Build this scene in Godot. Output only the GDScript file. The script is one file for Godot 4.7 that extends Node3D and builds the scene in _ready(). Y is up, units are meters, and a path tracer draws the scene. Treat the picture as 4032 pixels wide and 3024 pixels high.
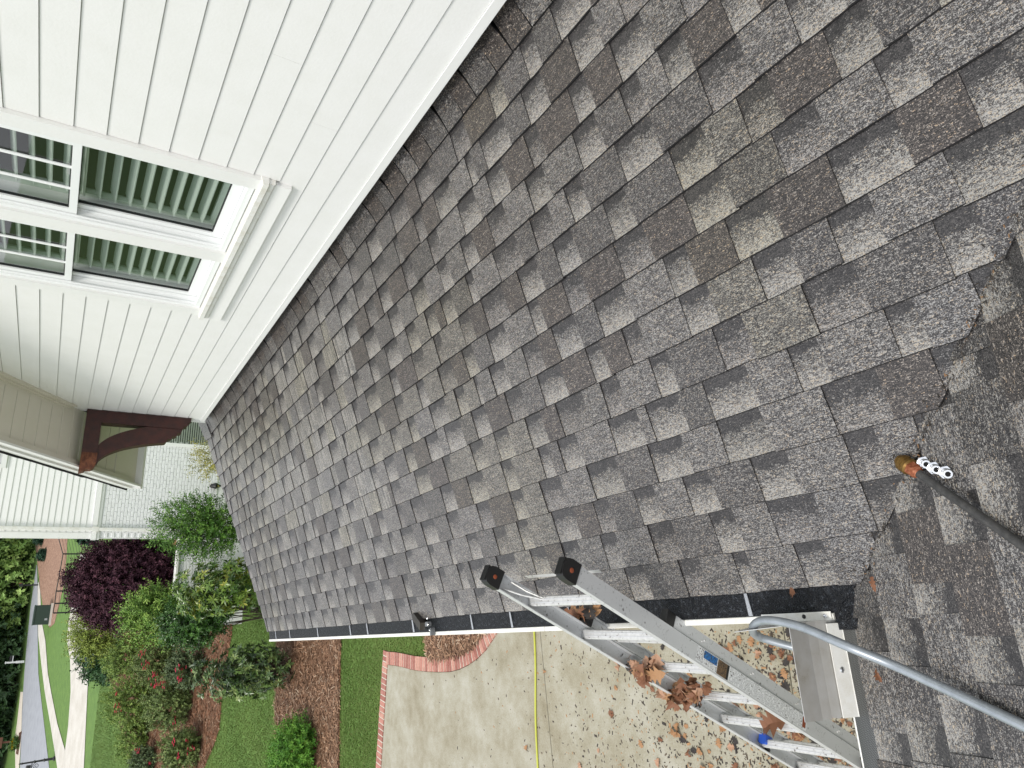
extends Node3D

# ---------------------------------------------------------------- camera model
# The photograph is a phone picture held sideways: world "up" runs to the left of the frame.
const FOCAL := 2797.0
const CAM := Vector3(0, 4.85, 0)
const RT := Vector3(-0.0554044, -0.9465164, 0.3178632)
const UPV := Vector3(-0.8474399, -0.1237686, -0.5162626)
const FW := Vector3(-0.5279925, 0.2979731, 0.7952584)
const WALL_X := 2.145

var M := {}
var used := {}
var rng := RandomNumberGenerator.new()

func ray(px: float, py: float) -> Vector3:
	var d := Vector3(px - 2016.0, py - 1512.0, FOCAL)
	return Vector3(d.dot(RT), d.dot(UPV), -d.dot(FW))

func at_x(px: float, py: float, x: float) -> Vector3:
	var r := ray(px, py)
	return CAM + r * (x - CAM.x) / r.x

func at_y(px: float, py: float, y: float) -> Vector3:
	var r := ray(px, py)
	return CAM + r * (y - CAM.y) / r.y

func at_z(px: float, py: float, z: float) -> Vector3:
	var r := ray(px, py)
	return CAM + r * (z - CAM.z) / r.z

func at_plane(px: float, py: float, p0: Vector3, n: Vector3) -> Vector3:
	var r := ray(px, py)
	return CAM + r * ((p0 - CAM).dot(n) / r.dot(n))

func depth_of(p: Vector3) -> float:
	var q := p - CAM
	return q.x * RT.z + q.y * UPV.z - q.z * FW.z

func pixel_of(p: Vector3) -> Vector2:
	var q := p - CAM
	var c := RT * q.x + UPV * q.y - FW * q.z
	if c.z < 0.05:
		return Vector2(-9999, -9999)
	return Vector2(2016.0 + FOCAL * c.x / c.z, 1512.0 + FOCAL * c.y / c.z)

# the yard is level by the garage and then climbs towards the street
func terrain(z: float) -> float:
	var d := -14.0 - z
	if d <= 0.0:
		return 0.0
	if d < 2.0:
		return 0.125 * d * d / 4.0
	return 0.125 * (d - 1.0)

func ground(px: float, py: float) -> Vector3:
	var r := ray(px, py)
	var lo := 0.0
	var hi := 400.0 / -r.z
	for i in 60:
		var mid := (lo + hi) * 0.5
		var p := CAM + r * mid
		if p.y > terrain(p.z):
			lo = mid
		else:
			hi = mid
	return CAM + r * lo

func gxz(px: float, py: float) -> Vector2:
	var p := ground(px, py)
	return Vector2(p.x, p.z)

# ---------------------------------------------------------------- mesh builder
class MB:
	var v := PackedVector3Array()
	var n := PackedVector3Array()
	var t := PackedVector2Array()
	var c := PackedColorArray()
	var col := Color(1, 1, 1)

	func tri(a: Vector3, b: Vector3, d: Vector3, nn: Vector3, ua := Vector2.ZERO, ub := Vector2.ZERO, ud := Vector2.ZERO) -> void:
		# front faces run clockwise
		if (d - a).cross(b - a).dot(nn) < 0.0:
			v.append(a); v.append(d); v.append(b)
			t.append(ua); t.append(ud); t.append(ub)
		else:
			v.append(a); v.append(b); v.append(d)
			t.append(ua); t.append(ub); t.append(ud)
		n.append(nn); n.append(nn); n.append(nn)
		c.append(col); c.append(col); c.append(col)

	func quad(a: Vector3, b: Vector3, d: Vector3, e: Vector3, inside: Vector3) -> void:
		var nn := (d - a).cross(e - b)
		if nn.length() < 1e-12:
			return
		nn = nn.normalized()
		if nn.dot((a + b + d + e) * 0.25 - inside) < 0.0:
			nn = -nn
		var l1 := a.distance_to(b)
		var l2 := b.distance_to(d)
		tri(a, b, d, nn, Vector2(0, 0), Vector2(l1, 0), Vector2(l1, l2))
		tri(a, d, e, nn, Vector2(0, 0), Vector2(l1, l2), Vector2(0, l2))

	func quad_uv(a: Vector3, b: Vector3, d: Vector3, e: Vector3, nn: Vector3, u0 := Vector2(0, 0), u1 := Vector2(1, 1)) -> void:
		tri(a, b, d, nn, u0, Vector2(u1.x, u0.y), u1)
		tri(a, d, e, nn, u0, u1, Vector2(u0.x, u1.y))

	# eight corners: 0-3 one face in order, 4-7 the opposite face in the same order
	func hexa(p: Array) -> void:
		var m := Vector3.ZERO
		for q in p:
			m += q
		m /= 8.0
		for f in [[0, 1, 2, 3], [4, 5, 6, 7], [0, 1, 5, 4], [1, 2, 6, 5], [2, 3, 7, 6], [3, 0, 4, 7]]:
			quad(p[f[0]], p[f[1]], p[f[2]], p[f[3]], m)

	func box(a: Vector3, b: Vector3) -> void:
		hexa([Vector3(a.x, a.y, a.z), Vector3(b.x, a.y, a.z), Vector3(b.x, b.y, a.z), Vector3(a.x, b.y, a.z),
			Vector3(a.x, a.y, b.z), Vector3(b.x, a.y, b.z), Vector3(b.x, b.y, b.z), Vector3(a.x, b.y, b.z)])

	# box with chamfered long edges, centre o, half sizes along three axes (z is the long one)
	func bar(o: Vector3, ax: Vector3, ay: Vector3, az: Vector3, ch := 0.004) -> void:
		var lx := ax.length(); var ly := ay.length()
		var ux := ax / lx; var uy := ay / ly
		var k := minf(ch, minf(lx, ly) * 0.45)
		var ring := [[lx - k, ly], [lx, ly - k], [lx, -ly + k], [lx - k, -ly], [-lx + k, -ly], [-lx, -ly + k], [-lx, ly - k], [-lx + k, ly]]
		prism(ring, o - az, ux, uy, az * 2.0)

	# extrude a 2D outline along a vector
	func prism(ring: Array, o: Vector3, ux: Vector3, uy: Vector3, along: Vector3) -> void:
		var bot := []
		var poly := PackedVector2Array()
		var area := 0.0
		var k := ring.size()
		for i in k:
			var r = ring[i]
			var r2 = ring[(i + 1) % k]
			bot.append(o + ux * r[0] + uy * r[1])
			poly.append(Vector2(r[0], r[1]))
			area += r[0] * r2[1] - r2[0] * r[1]
		var sg := 1.0 if area > 0.0 else -1.0
		for i in k:
			var j := (i + 1) % k
			var e := poly[j] - poly[i]
			var out := (ux * e.y - uy * e.x) * sg
			var mid: Vector3 = (bot[i] + bot[j] + along) * 0.5
			quad(bot[i], bot[j], bot[j] + along, bot[i] + along, mid - out * 10.0)
		var ids := Geometry2D.triangulate_polygon(poly)
		var nn := along.normalized()
		for i in range(0, ids.size(), 3):
			tri(bot[ids[i]], bot[ids[i + 1]], bot[ids[i + 2]], -nn, poly[ids[i]], poly[ids[i + 1]], poly[ids[i + 2]])
			tri(bot[ids[i]] + along, bot[ids[i + 1]] + along, bot[ids[i + 2]] + along, nn, poly[ids[i]], poly[ids[i + 1]], poly[ids[i + 2]])

	# round tube along points; radii one per point
	func tube(pts: Array, radii: Array, sides := 8, caps := true) -> void:
		var k := pts.size()
		var rings := []
		var side := Vector3.ZERO
		for i in k:
			var dir: Vector3 = (pts[mini(i + 1, k - 1)] - pts[maxi(i - 1, 0)]).normalized()
			if i == 0:
				side = dir.cross(Vector3.UP)
				if side.length() < 0.05:
					side = dir.cross(Vector3.RIGHT)
			side = (side - dir * side.dot(dir)).normalized()
			var up := dir.cross(side)
			var ring := []
			for j in sides:
				var a := TAU * j / sides
				ring.append([pts[i] + (side * cos(a) + up * sin(a)) * radii[i], side * cos(a) + up * sin(a)])
			rings.append(ring)
		for i in k - 1:
			for j in sides:
				var a = rings[i][j]; var b = rings[i][(j + 1) % sides]
				var d = rings[i + 1][(j + 1) % sides]; var e = rings[i + 1][j]
				smooth4(a, b, d, e)
		if caps:
			for e in [0, k - 1]:
				var nn: Vector3 = (pts[e] - pts[1 if e == 0 else k - 2]).normalized()
				for j in sides:
					tri(pts[e], rings[e][j][0], rings[e][(j + 1) % sides][0], nn)

	func smooth4(a: Array, b: Array, d: Array, e: Array) -> void:
		for f in [[a, b, d], [a, d, e]]:
			var p: Vector3 = f[0][0]; var q: Vector3 = f[1][0]; var r: Vector3 = f[2][0]
			var flip: bool = (r - p).cross(q - p).dot(f[0][1] + f[1][1] + f[2][1]) < 0.0
			for i in ([0, 2, 1] if flip else [0, 1, 2]):
				v.append(f[i][0]); n.append(f[i][1]); t.append(Vector2.ZERO); c.append(col)

	# smooth open strip (profile swept between two offsets): list of [point, normal]
	func sweep(profile: Array, along: Vector3) -> void:
		for i in profile.size() - 1:
			var a = profile[i]; var b = profile[i + 1]
			smooth4(a, b, [b[0] + along, b[1]], [a[0] + along, a[1]])

	func lathe(o: Vector3, axis: Vector3, prof: Array, sides := 16) -> void:
		var side := axis.cross(Vector3.UP)
		if side.length() < 0.05:
			side = axis.cross(Vector3.RIGHT)
		side = side.normalized()
		var up := axis.cross(side).normalized()
		for i in prof.size() - 1:
			var p0 = prof[i]; var p1 = prof[i + 1]
			var tn := Vector2(p1[1] - p0[1], -(p1[0] - p0[0])).normalized()
			for j in sides:
				var q := []
				for k in [[p0, j], [p0, j + 1], [p1, j + 1], [p1, j]]:
					var a: float = TAU * k[1] / sides
					var rd := side * cos(a) + up * sin(a)
					q.append([o + axis * k[0][1] + rd * k[0][0], (rd * tn.x + axis * tn.y).normalized()])
				smooth4(q[0], q[1], q[2], q[3])

	func leaf(p: Vector3, dir: Vector3, nrm: Vector3, l: float, w: float, cl: Color) -> void:
		var sd := dir.cross(nrm).normalized()
		var up := sd.cross(dir).normalized()
		var a := p
		var tip := p + dir * l - up * l * 0.12
		var m1 := p + dir * l * 0.45 + sd * w * 0.5 + up * w * 0.16
		var m2 := p + dir * l * 0.45 - sd * w * 0.5 + up * w * 0.16
		col = cl
		var n1 := (tip - a).cross(m1 - a).normalized()
		if n1.dot(up) < 0.0: n1 = -n1
		var n2 := (m2 - a).cross(tip - a).normalized()
		if n2.dot(up) < 0.0: n2 = -n2
		tri(a, m1, tip, n1)
		tri(a, tip, m2, n2)

	func mesh(mat: Material = null, into: ArrayMesh = null) -> ArrayMesh:
		var am := into if into else ArrayMesh.new()
		if v.is_empty():
			return am
		var arr := []
		arr.resize(Mesh.ARRAY_MAX)
		arr[Mesh.ARRAY_VERTEX] = v
		arr[Mesh.ARRAY_NORMAL] = n
		arr[Mesh.ARRAY_TEX_UV] = t
		arr[Mesh.ARRAY_COLOR] = c
		am.add_surface_from_arrays(Mesh.PRIMITIVE_TRIANGLES, arr)
		if mat:
			am.surface_set_material(am.get_surface_count() - 1, mat)
		return am

# ---------------------------------------------------------------- scene helpers
func numbered(called: String) -> String:
	if not used.has(called):
		used[called] = 0
		return called
	used[called] += 1
	return "%s_%03d" % [called, used[called]]

func tag(o: Node, label: String, category: String, group := "") -> Node:
	o.set_meta("label", label)
	o.set_meta("category", category)
	if group != "":
		o.set_meta("group", group)
	return o

func thing(called: String, label: String, category: String, at := Vector3.ZERO, group := "") -> Node3D:
	var o := Node3D.new()
	o.name = numbered(called)
	add_child(o)
	o.position = at
	tag(o, label, category, group)
	return o

func obj(called: String, mesh: Mesh, mat: Material, parent: Node = null) -> MeshInstance3D:
	var o := MeshInstance3D.new()
	o.mesh = mesh
	if mat:
		o.material_override = mat
	if parent:
		o.name = called
		parent.add_child(o, true)
	else:
		o.name = numbered(called)
		add_child(o)
	return o

func part(called: String, mb: MB, mat: Material, parent: Node) -> MeshInstance3D:
	# meshes are built in world coordinates; put them in the frame of the thing they belong to
	var o := obj(called, mb.mesh(), mat, parent)
	var off := Vector3.ZERO
	var p: Node = parent
	while p != self and p is Node3D:
		off += p.position
		p = p.get_parent()
	o.position = -off
	return o

func structure(called: String, mb: MB, mat: Material) -> MeshInstance3D:
	var o := obj(called, mb.mesh(), mat)
	o.set_meta("kind", "structure")
	return o

# ---------------------------------------------------------------- textures and materials
func noise_bytes(size: Vector2i, freq: float, sd: int, kind := FastNoiseLite.TYPE_SIMPLEX_SMOOTH, oct := 3) -> PackedByteArray:
	var f := FastNoiseLite.new()
	f.noise_type = kind
	f.seed = sd
	f.frequency = freq
	f.fractal_octaves = oct
	var im := f.get_seamless_image(size.x, size.y)
	im.convert(Image.FORMAT_L8)
	return im.get_data()

# layers: [[frequency, weight, octaves], ...]; ramp: [[position, colour], ...] (sRGB colours)
func tex(size: Vector2i, sd: int, layers: Array, grain: float, ramp: Array) -> ImageTexture:
	var maps := []
	var total := grain
	var i := 0
	for l in layers:
		maps.append(noise_bytes(size, l[0], sd + i * 17, FastNoiseLite.TYPE_SIMPLEX_SMOOTH, l[2]))
		total += l[1]
		i += 1
	var g := Gradient.new()
	g.offsets = PackedFloat32Array(ramp.map(func(r): return r[0]))
	g.colors = PackedColorArray(ramp.map(func(r): return r[1]))
	var lut := PackedByteArray()
	for k in 256:
		var cl := g.sample(k / 255.0)
		lut.append(cl.r8); lut.append(cl.g8); lut.append(cl.b8)
	var r2 := RandomNumberGenerator.new()
	r2.seed = sd
	var count := size.x * size.y
	var out := PackedByteArray()
	out.resize(count * 3)
	var m0: PackedByteArray = maps[0]
	var m1: PackedByteArray = maps[1] if maps.size() > 1 else maps[0]
	var m2: PackedByteArray = maps[2] if maps.size() > 2 else maps[0]
	var w0: float = layers[0][1] / total
	var w1: float = (layers[1][1] if layers.size() > 1 else 0.0) / total
	var w2: float = (layers[2][1] if layers.size() > 2 else 0.0) / total
	var wg := grain / total * 255.0
	for k in count:
		var q := clampi(int(m0[k] * w0 + m1[k] * w1 + m2[k] * w2 + r2.randf() * wg), 0, 255) * 3
		var o := k * 3
		out[o] = lut[q]
		out[o + 1] = lut[q + 1]
		out[o + 2] = lut[q + 2]
	return ImageTexture.create_from_image(Image.create_from_data(size.x, size.y, false, Image.FORMAT_RGB8, out))

func bump(size: Vector2i, sd: int, freq: float, strength: float, oct := 4) -> ImageTexture:
	var f := FastNoiseLite.new()
	f.seed = sd
	f.frequency = freq
	f.fractal_octaves = oct
	var im := f.get_seamless_image(size.x, size.y)
	im.convert(Image.FORMAT_RGBA8)
	im.bump_map_to_normal_map(strength)
	return ImageTexture.create_from_image(im)

func mat(col: Color, rough := 0.7, metal := 0.0, spec := 0.5) -> StandardMaterial3D:
	var m := StandardMaterial3D.new()
	m.albedo_color = col
	m.roughness = rough
	m.metallic = metal
	m.metallic_specular = spec
	return m

# texture laid on by world position, so many metres to a repeat
func wmat(t: Texture2D, metres: float, rough := 0.8, metal := 0.0, spec := 0.5, nrm: Texture2D = null, nscale := 1.0) -> StandardMaterial3D:
	var m := mat(Color(1, 1, 1), rough, metal, spec)
	m.albedo_texture = t
	m.uv1_triplanar = true
	m.uv1_world_triplanar = true
	m.uv1_scale = Vector3.ONE / metres
	if nrm:
		m.normal_enabled = true
		m.normal_texture = nrm
		m.normal_scale = nscale
	return m

func leafmat(rough := 0.5, spec := 0.5, back := Color(0.1, 0.16, 0.03)) -> StandardMaterial3D:
	var m := mat(Color(1, 1, 1), rough, 0.0, spec)
	m.vertex_color_use_as_albedo = true
	m.cull_mode = BaseMaterial3D.CULL_DISABLED
	m.backlight_enabled = true
	m.backlight = back
	return m

func s(r: int, g: int, b: int) -> Color:
	return Color8(r, g, b)

func _ready() -> void:
	# --- camera, sky, sun, exposure
	var cam := Camera3D.new()
	cam.name = "camera"
	cam.projection = Camera3D.PROJECTION_PERSPECTIVE
	cam.keep_aspect = Camera3D.KEEP_HEIGHT
	cam.fov = 56.7895
	cam.near = 0.05
	cam.far = 600.0
	add_child(cam)
	cam.transform = Transform3D(Basis(Vector3(RT.x, UPV.x, -FW.x), -Vector3(RT.y, UPV.y, -FW.y), -Vector3(RT.z, UPV.z, -FW.z)).orthonormalized(), CAM)
	cam.current = true
	var env := Environment.new()
	env.background_mode = Environment.BG_SKY
	var sky := Sky.new()
	var sm := ProceduralSkyMaterial.new()
	sm.sky_top_color = Color(0.845, 0.86, 0.885)
	sm.sky_horizon_color = Color(0.88, 0.885, 0.90)
	sm.sky_curve = 0.25
	sm.ground_bottom_color = Color(0.25, 0.26, 0.22)
	sm.ground_horizon_color = Color(0.6, 0.62, 0.6)
	sky.sky_material = sm
	env.sky = sky
	env.background_energy_multiplier = 1.0
	env.tonemap_mode = Environment.TONE_MAPPER_LINEAR
	env.tonemap_exposure = 1.76
	env.sdfgi_enabled = true
	env.ssao_enabled = true
	env.ssil_enabled = true
	var we := WorldEnvironment.new()
	we.name = "world_environment"
	we.environment = env
	add_child(we)
	var sun := DirectionalLight3D.new()
	sun.name = "sun"
	sun.light_energy = 0.45
	sun.light_color = Color(1.0, 0.98, 0.95)
	sun.light_angular_distance = 14.0
	sun.shadow_enabled = true
	add_child(sun)
	sun.look_at_from_position(Vector3.ZERO, Vector3(0.45, -1.0, -0.4), Vector3.UP)
	rng.seed = 2024
	make_materials()
	build_yard()
	build_house()
	build_wing()
	build_ladder()
	build_tools()
	build_plants()
	build_street()
	build_litter()

# granule-surfaced asphalt: every texel is a mineral granule. light(y) is the share of pale granules.
func granules(sd: int, tint: Color, light: Callable) -> ImageTexture:
	var w := 1024
	var h := 160
	var r2 := RandomNumberGenerator.new()
	r2.seed = sd
	var edge := FastNoiseLite.new()
	edge.seed = sd
	edge.frequency = 0.012
	var pal := [Color(0.0105, 0.010, 0.0105), Color(0.029, 0.027, 0.0275), Color(0.078, 0.073, 0.071), Color(0.305, 0.297, 0.28), Color(0.42, 0.34, 0.25)]
	var bytes := []
	for p in pal:
		var q := Color(p.r * tint.r, p.g * tint.g, p.b * tint.b).linear_to_srgb()
		bytes.append([q.r8, q.g8, q.b8])
	var out := PackedByteArray()
	out.resize(w * h * 3)
	var last := 0
	for y in h:
		for x in w:
			var o := (y * w + x) * 3
			if r2.randf() < 0.45 and x > 0:
				pass
			elif r2.randf() < 0.42 and y > 0:
				var b := o - w * 3
				out[o] = out[b]; out[o + 1] = out[b + 1]; out[o + 2] = out[b + 2]
				continue
			else:
				var l: float = light.call(y / float(h), edge.get_noise_2d(x, y * 1.6), edge.get_noise_2d(x * 5.0, y * 0.25 + 900.0))
				var k := r2.randf()
				if k < l * 0.62:
					last = 3
				elif k < l * 0.74:
					last = 4
				elif k < l * 0.74 + 0.3:
					last = 2
				elif k < l * 0.74 + 0.3 + (1.0 - l) * 0.38:
					last = 1
				else:
					last = 0
			out[o] = bytes[last][0]; out[o + 1] = bytes[last][1]; out[o + 2] = bytes[last][2]
	return ImageTexture.create_from_image(Image.create_from_data(w, h, false, Image.FORMAT_RGB8, out))

func make_materials() -> void:
	# painted siding and trim
	var paint := tex(Vector2i(512, 512), 3, [[0.006, 1.0, 3], [0.05, 0.5, 2]], 0.5, [[0.0, s(229, 229, 226)], [0.5, s(233, 233, 231)], [1.0, s(236, 236, 235)]])
	var paint_n := bump(Vector2i(512, 512), 9, 0.09, 1.6, 3)
	M.siding = wmat(paint, 0.8, 0.5, 0.0, 0.45, paint_n, 0.12)
	M.trim = wmat(paint, 1.3, 0.45, 0.0, 0.5, paint_n, 0.08)
	var dirty := tex(Vector2i(512, 512), 5, [[0.008, 1.0, 4], [0.04, 0.8, 3]], 0.5, [[0.0, s(198, 193, 178)], [0.35, s(219, 217, 209)], [0.6, s(228, 228, 224)], [1.0, s(232, 233, 231)]])
	M.sill = wmat(dirty, 0.45, 0.5)
	M.soffit = wmat(tex(Vector2i(256, 256), 6, [[0.01, 1.0, 3]], 0.4, [[0.0, s(208, 203, 188)], [1.0, s(222, 218, 206)]]), 0.9, 0.55)
	M.vinyl = mat(s(236, 238, 238), 0.3)
	M.glass = mat(Color(0.13, 0.18, 0.175, 0.22), 0.02, 0.0, 0.5)
	M.glass.transparency = BaseMaterial3D.TRANSPARENCY_ALPHA
	M.gasket = mat(s(24, 27, 27), 0.5)
	M.shutter = mat(s(204, 220, 208), 0.4)
	M.room = mat(s(120, 112, 104), 0.9)
	M.latch = mat(s(214, 218, 216), 0.3)
	# stained cedar
	var gr := tex(Vector2i(512, 512), 12, [[0.01, 1.0, 4], [0.06, 0.6, 3]], 0.25, [[0.0, s(32, 13, 11)], [0.5, s(56, 23, 18)], [1.0, s(78, 36, 25)]])
	M.cedar = wmat(gr, 0.5, 0.5, 0.0, 0.5, bump(Vector2i(256, 256), 31, 0.03, 2.0), 0.3)
	var wr := tex(Vector2i(256, 512), 14, [[0.012, 1.0, 4], [0.07, 0.8, 3]], 0.35, [[0.0, s(40, 22, 18)], [0.4, s(84, 46, 30)], [0.75, s(128, 80, 52)], [1.0, s(132, 104, 84)]])
	M.cedar_worn = wmat(wr, 0.22, 0.8)
	# shingles
	var band := func(v, nz, _st):
		if v < 0.30 + nz * 0.14:
			return 0.02
		return 0.30 + 0.62 * smoothstep(0.22, 0.95, v + nz * 0.12)
	var band2 := func(v, nz, _st):
		if v < 0.36 + nz * 0.2:
			return 0.05
		return 0.26 + 0.40 * smoothstep(0.25, 0.98, v + nz * 0.15)
	var texs := {
		"low": granules(101, Color(1, 1, 1), band),
		"low_dim": granules(102, Color(0.94, 0.93, 0.93), band2),
		"pale": granules(103, Color(1.0, 1.0, 1.01), func(_v, nz, _st): return 0.44 + nz * 0.14),
		"mid": granules(104, Color(0.95, 0.94, 0.94), func(_v, nz, _st): return 0.29 + nz * 0.12),
		"streak": granules(106, Color(1.12, 1.12, 1.1), func(v, nz, st): return 0.50 + nz * 0.2 + st * 0.8 + 0.12 * v),
		"brown": granules(105, Color(1.18, 1.09, 1.02), func(_v, nz, _st): return 0.13 + nz * 0.08),
	}
	var gn := bump(Vector2i(512, 512), 77, 0.35, 5.0, 2)
	var tints := [Color(1, 1, 1), Color(0.955, 0.955, 0.95), Color(0.99, 0.985, 0.95), Color(0.985, 0.99, 1.0)]
	for k in texs:
		for i in tints.size():
			var m := mat(tints[i], 0.29, 0.0, 0.5)
			m.albedo_texture = texs[k]
			m.normal_enabled = true
			m.normal_texture = gn
			m.normal_scale = 0.18
			M["shingle_%s_%d" % [k, i]] = m
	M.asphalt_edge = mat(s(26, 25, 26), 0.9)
	M.flashing = mat(s(118, 120, 122), 0.55, 0.3)
	M.tear = wmat(tex(Vector2i(256, 256), 19, [[0.05, 1.0, 3]], 1.0, [[0.0, s(10, 10, 11)], [0.6, s(34, 33, 34)], [1.0, s(92, 90, 88)]]), 0.3, 0.9)
	# metals
	var alu := tex(Vector2i(512, 512), 21, [[0.012, 0.7, 4], [0.06, 1.1, 2]], 0.2, [[0.0, s(40, 38, 36)], [0.2, s(90, 88, 86)], [0.26, s(186, 188, 190)], [0.4, s(204, 206, 208)], [0.7, s(202, 204, 206)], [1.0, s(214, 216, 218)]])
	M.rail = wmat(alu, 0.45, 0.4, 0.3, 0.5)
	var spots := tex(Vector2i(512, 512), 23, [[0.045, 1.0, 2], [0.01, 0.4, 3]], 0.12, [[0.0, s(38, 30, 26)], [0.24, s(66, 56, 50)], [0.30, s(196, 196, 194)], [1.0, s(222, 222, 222)]])
	M.rung = wmat(spots, 0.5, 0.4, 0.35, 0.5)
	M.black_plastic = mat(s(24, 24, 25), 0.5)
	M.rust = mat(s(132, 66, 40), 0.9)
	M.blue_plastic = mat(s(38, 84, 186), 0.45)
	M.gutter = wmat(dirty, 0.9, 0.4)
	M.splash = wmat(tex(Vector2i(512, 512), 25, [[0.006, 1.0, 4], [0.03, 0.5, 3]], 0.3, [[0.0, s(150, 142, 122)], [0.3, s(190, 188, 182)], [1.0, s(212, 213, 213)]]), 0.6, 0.32, 0.5, 0.5)
	var dark := tex(Vector2i(512, 512), 27, [[0.02, 1.0, 4], [0.09, 0.9, 2]], 0.5, [[0.0, s(12, 13, 15)], [0.55, s(26, 28, 32)], [0.72, s(46, 50, 56)], [0.78, s(120, 126, 132)], [1.0, s(150, 156, 160)]])
	M.guard = wmat(dark, 0.25, 0.34, 0.0, 0.3, bump(Vector2i(256, 256), 29, 0.12, 6.0, 2), 0.7)
	# woven black mesh: open diamond print
	var im := Image.create(64, 64, false, Image.FORMAT_RGB8)
	for y in 64:
		for x in 64:
			var a := absi((x + y) % 16 - 8)
			var b := absi((x - y + 64) % 16 - 8)
			var hole := a < 5 and b < 5
			im.set_pixel(x, y, s(118, 120, 118) if hole else s(14, 14, 16))
	M.mesh = wmat(ImageTexture.create_from_image(im), 0.022, 0.4, 0.0, 0.6)
	M.strap = wmat(tex(Vector2i(128, 128), 33, [[0.15, 1.0, 2]], 1.2, [[0.0, s(86, 90, 96)], [0.5, s(150, 154, 160)], [1.0, s(208, 212, 216)]]), 0.1, 0.5)
	M.tube = wmat(tex(Vector2i(256, 256), 35, [[0.02, 1.0, 4]], 0.4, [[0.0, s(118, 124, 130)], [0.4, s(150, 157, 164)], [1.0, s(172, 178, 184)]]), 0.3, 0.38, 0.5)
	M.wand = wmat(tex(Vector2i(256, 256), 37, [[0.03, 1.0, 4]], 0.6, [[0.0, s(40, 40, 40)], [0.5, s(66, 66, 66)], [0.8, s(84, 82, 80)], [1.0, s(120, 112, 104)]]), 0.2, 0.55, 0.2)
	M.brass = wmat(tex(Vector2i(128, 128), 39, [[0.04, 1.0, 3]], 0.5, [[0.0, s(84, 62, 30)], [1.0, s(150, 118, 62)]]), 0.05, 0.42, 0.7)
	M.copper = wmat(tex(Vector2i(128, 128), 41, [[0.04, 1.0, 3]], 0.6, [[0.0, s(84, 40, 22)], [0.6, s(150, 84, 52)], [1.0, s(214, 176, 150)]]), 0.05, 0.6, 0.3)
	M.chrome = mat(s(225, 226, 228), 0.16, 1.0)
	M.black = mat(s(10, 10, 10), 0.9)
	# ground
	var con := tex(Vector2i(1024, 1024), 43, [[0.004, 0.9, 5], [0.02, 0.5, 4], [0.12, 0.4, 2]], 0.5, [[0.0, s(104, 95, 75)], [0.3, s(138, 131, 111)], [0.55, s(157, 153, 137)], [0.75, s(170, 167, 155)], [1.0, s(184, 182, 174)]])
	M.concrete = wmat(con, 3.4, 0.8, 0.0, 0.4)
	M.walk = wmat(tex(Vector2i(512, 512), 45, [[0.006, 1.0, 4], [0.05, 0.5, 3]], 0.4, [[0.0, s(166, 160, 148)], [1.0, s(206, 203, 196)]]), 4.0, 0.85)
	M.joint = mat(s(70, 66, 58), 0.95)
	M.asphalt = wmat(tex(Vector2i(512, 512), 47, [[0.008, 1.0, 4], [0.1, 0.5, 2]], 0.7, [[0.0, s(126, 129, 135)], [1.0, s(160, 163, 168)]]), 3.0, 0.85)
	M.lawn = wmat(tex(Vector2i(1024, 1024), 49, [[0.006, 1.0, 4], [0.04, 0.8, 3]], 1.3, [[0.0, s(58, 84, 32)], [0.45, s(82, 112, 46)], [0.75, s(100, 130, 58)], [1.0, s(138, 154, 88)]]), 2.6, 0.9)
	var straw := tex(Vector2i(1024, 1024), 51, [[0.01, 0.5, 4], [0.05, 1.4, 3]], 0.8, [[0.0, s(50, 28, 19)], [0.35, s(104, 66, 46)], [0.55, s(146, 98, 70)], [1.0, s(200, 158, 122)]])
	M.straw = wmat(straw, 1.2, 0.95)
	M.mulch = wmat(tex(Vector2i(512, 512), 53, [[0.02, 1.0, 4], [0.12, 0.8, 2]], 1.2, [[0.0, s(70, 48, 38)], [0.42, s(122, 92, 74)], [0.6, s(154, 122, 102)], [1.0, s(204, 182, 162)]]), 3.0, 0.95)
	for i in 4:
		var a: Color = [s(160, 108, 96), s(174, 120, 106), s(150, 96, 84), s(184, 136, 120)][i]
		M["brick_%d" % i] = wmat(tex(Vector2i(128, 128), 60 + i, [[0.03, 1.0, 4]], 0.6, [[0.0, a.darkened(0.18)], [0.6, a], [1.0, a.lightened(0.16)]]), 0.3, 0.9)
	M.mortar = wmat(tex(Vector2i(128, 128), 66, [[0.03, 1.0, 3]], 0.8, [[0.0, s(176, 166, 150)], [1.0, s(212, 205, 192)]]), 0.3, 0.95)
	M.white_brick = wmat(tex(Vector2i(256, 256), 68, [[0.02, 1.0, 4]], 0.5, [[0.0, s(216, 217, 216)], [1.0, s(234, 235, 235)]]), 0.7, 0.7)
	M.iron = mat(s(22, 23, 24), 0.5)
	M.box_green = mat(s(32, 52, 42), 0.55)
	M.box_top = mat(s(46, 62, 56), 0.4)
	M.bark = wmat(tex(Vector2i(256, 256), 70, [[0.03, 1.0, 4]], 0.6, [[0.0, s(44, 36, 30)], [1.0, s(98, 86, 74)]]), 0.4, 0.95)
	M.hose = mat(s(182, 186, 72), 0.5)
	M.leaf = leafmat(0.5, 0.4)
	M.gloss_leaf = leafmat(0.32, 0.5, Color(0.05, 0.08, 0.02))
	M.purple_leaf = leafmat(0.6, 0.3, Color(0.05, 0.015, 0.02))
	M.slat = mat(s(222, 226, 220), 0.4)
	M.petal = leafmat(0.6, 0.3, Color(0.2, 0.05, 0.08))
	M.dead_leaf = leafmat(0.65, 0.4, Color(0.02, 0.012, 0.006))
	M.grass = leafmat(0.6, 0.3, Color(0.08, 0.12, 0.02))
	M.timber = mat(s(92, 62, 48), 0.9)

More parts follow.
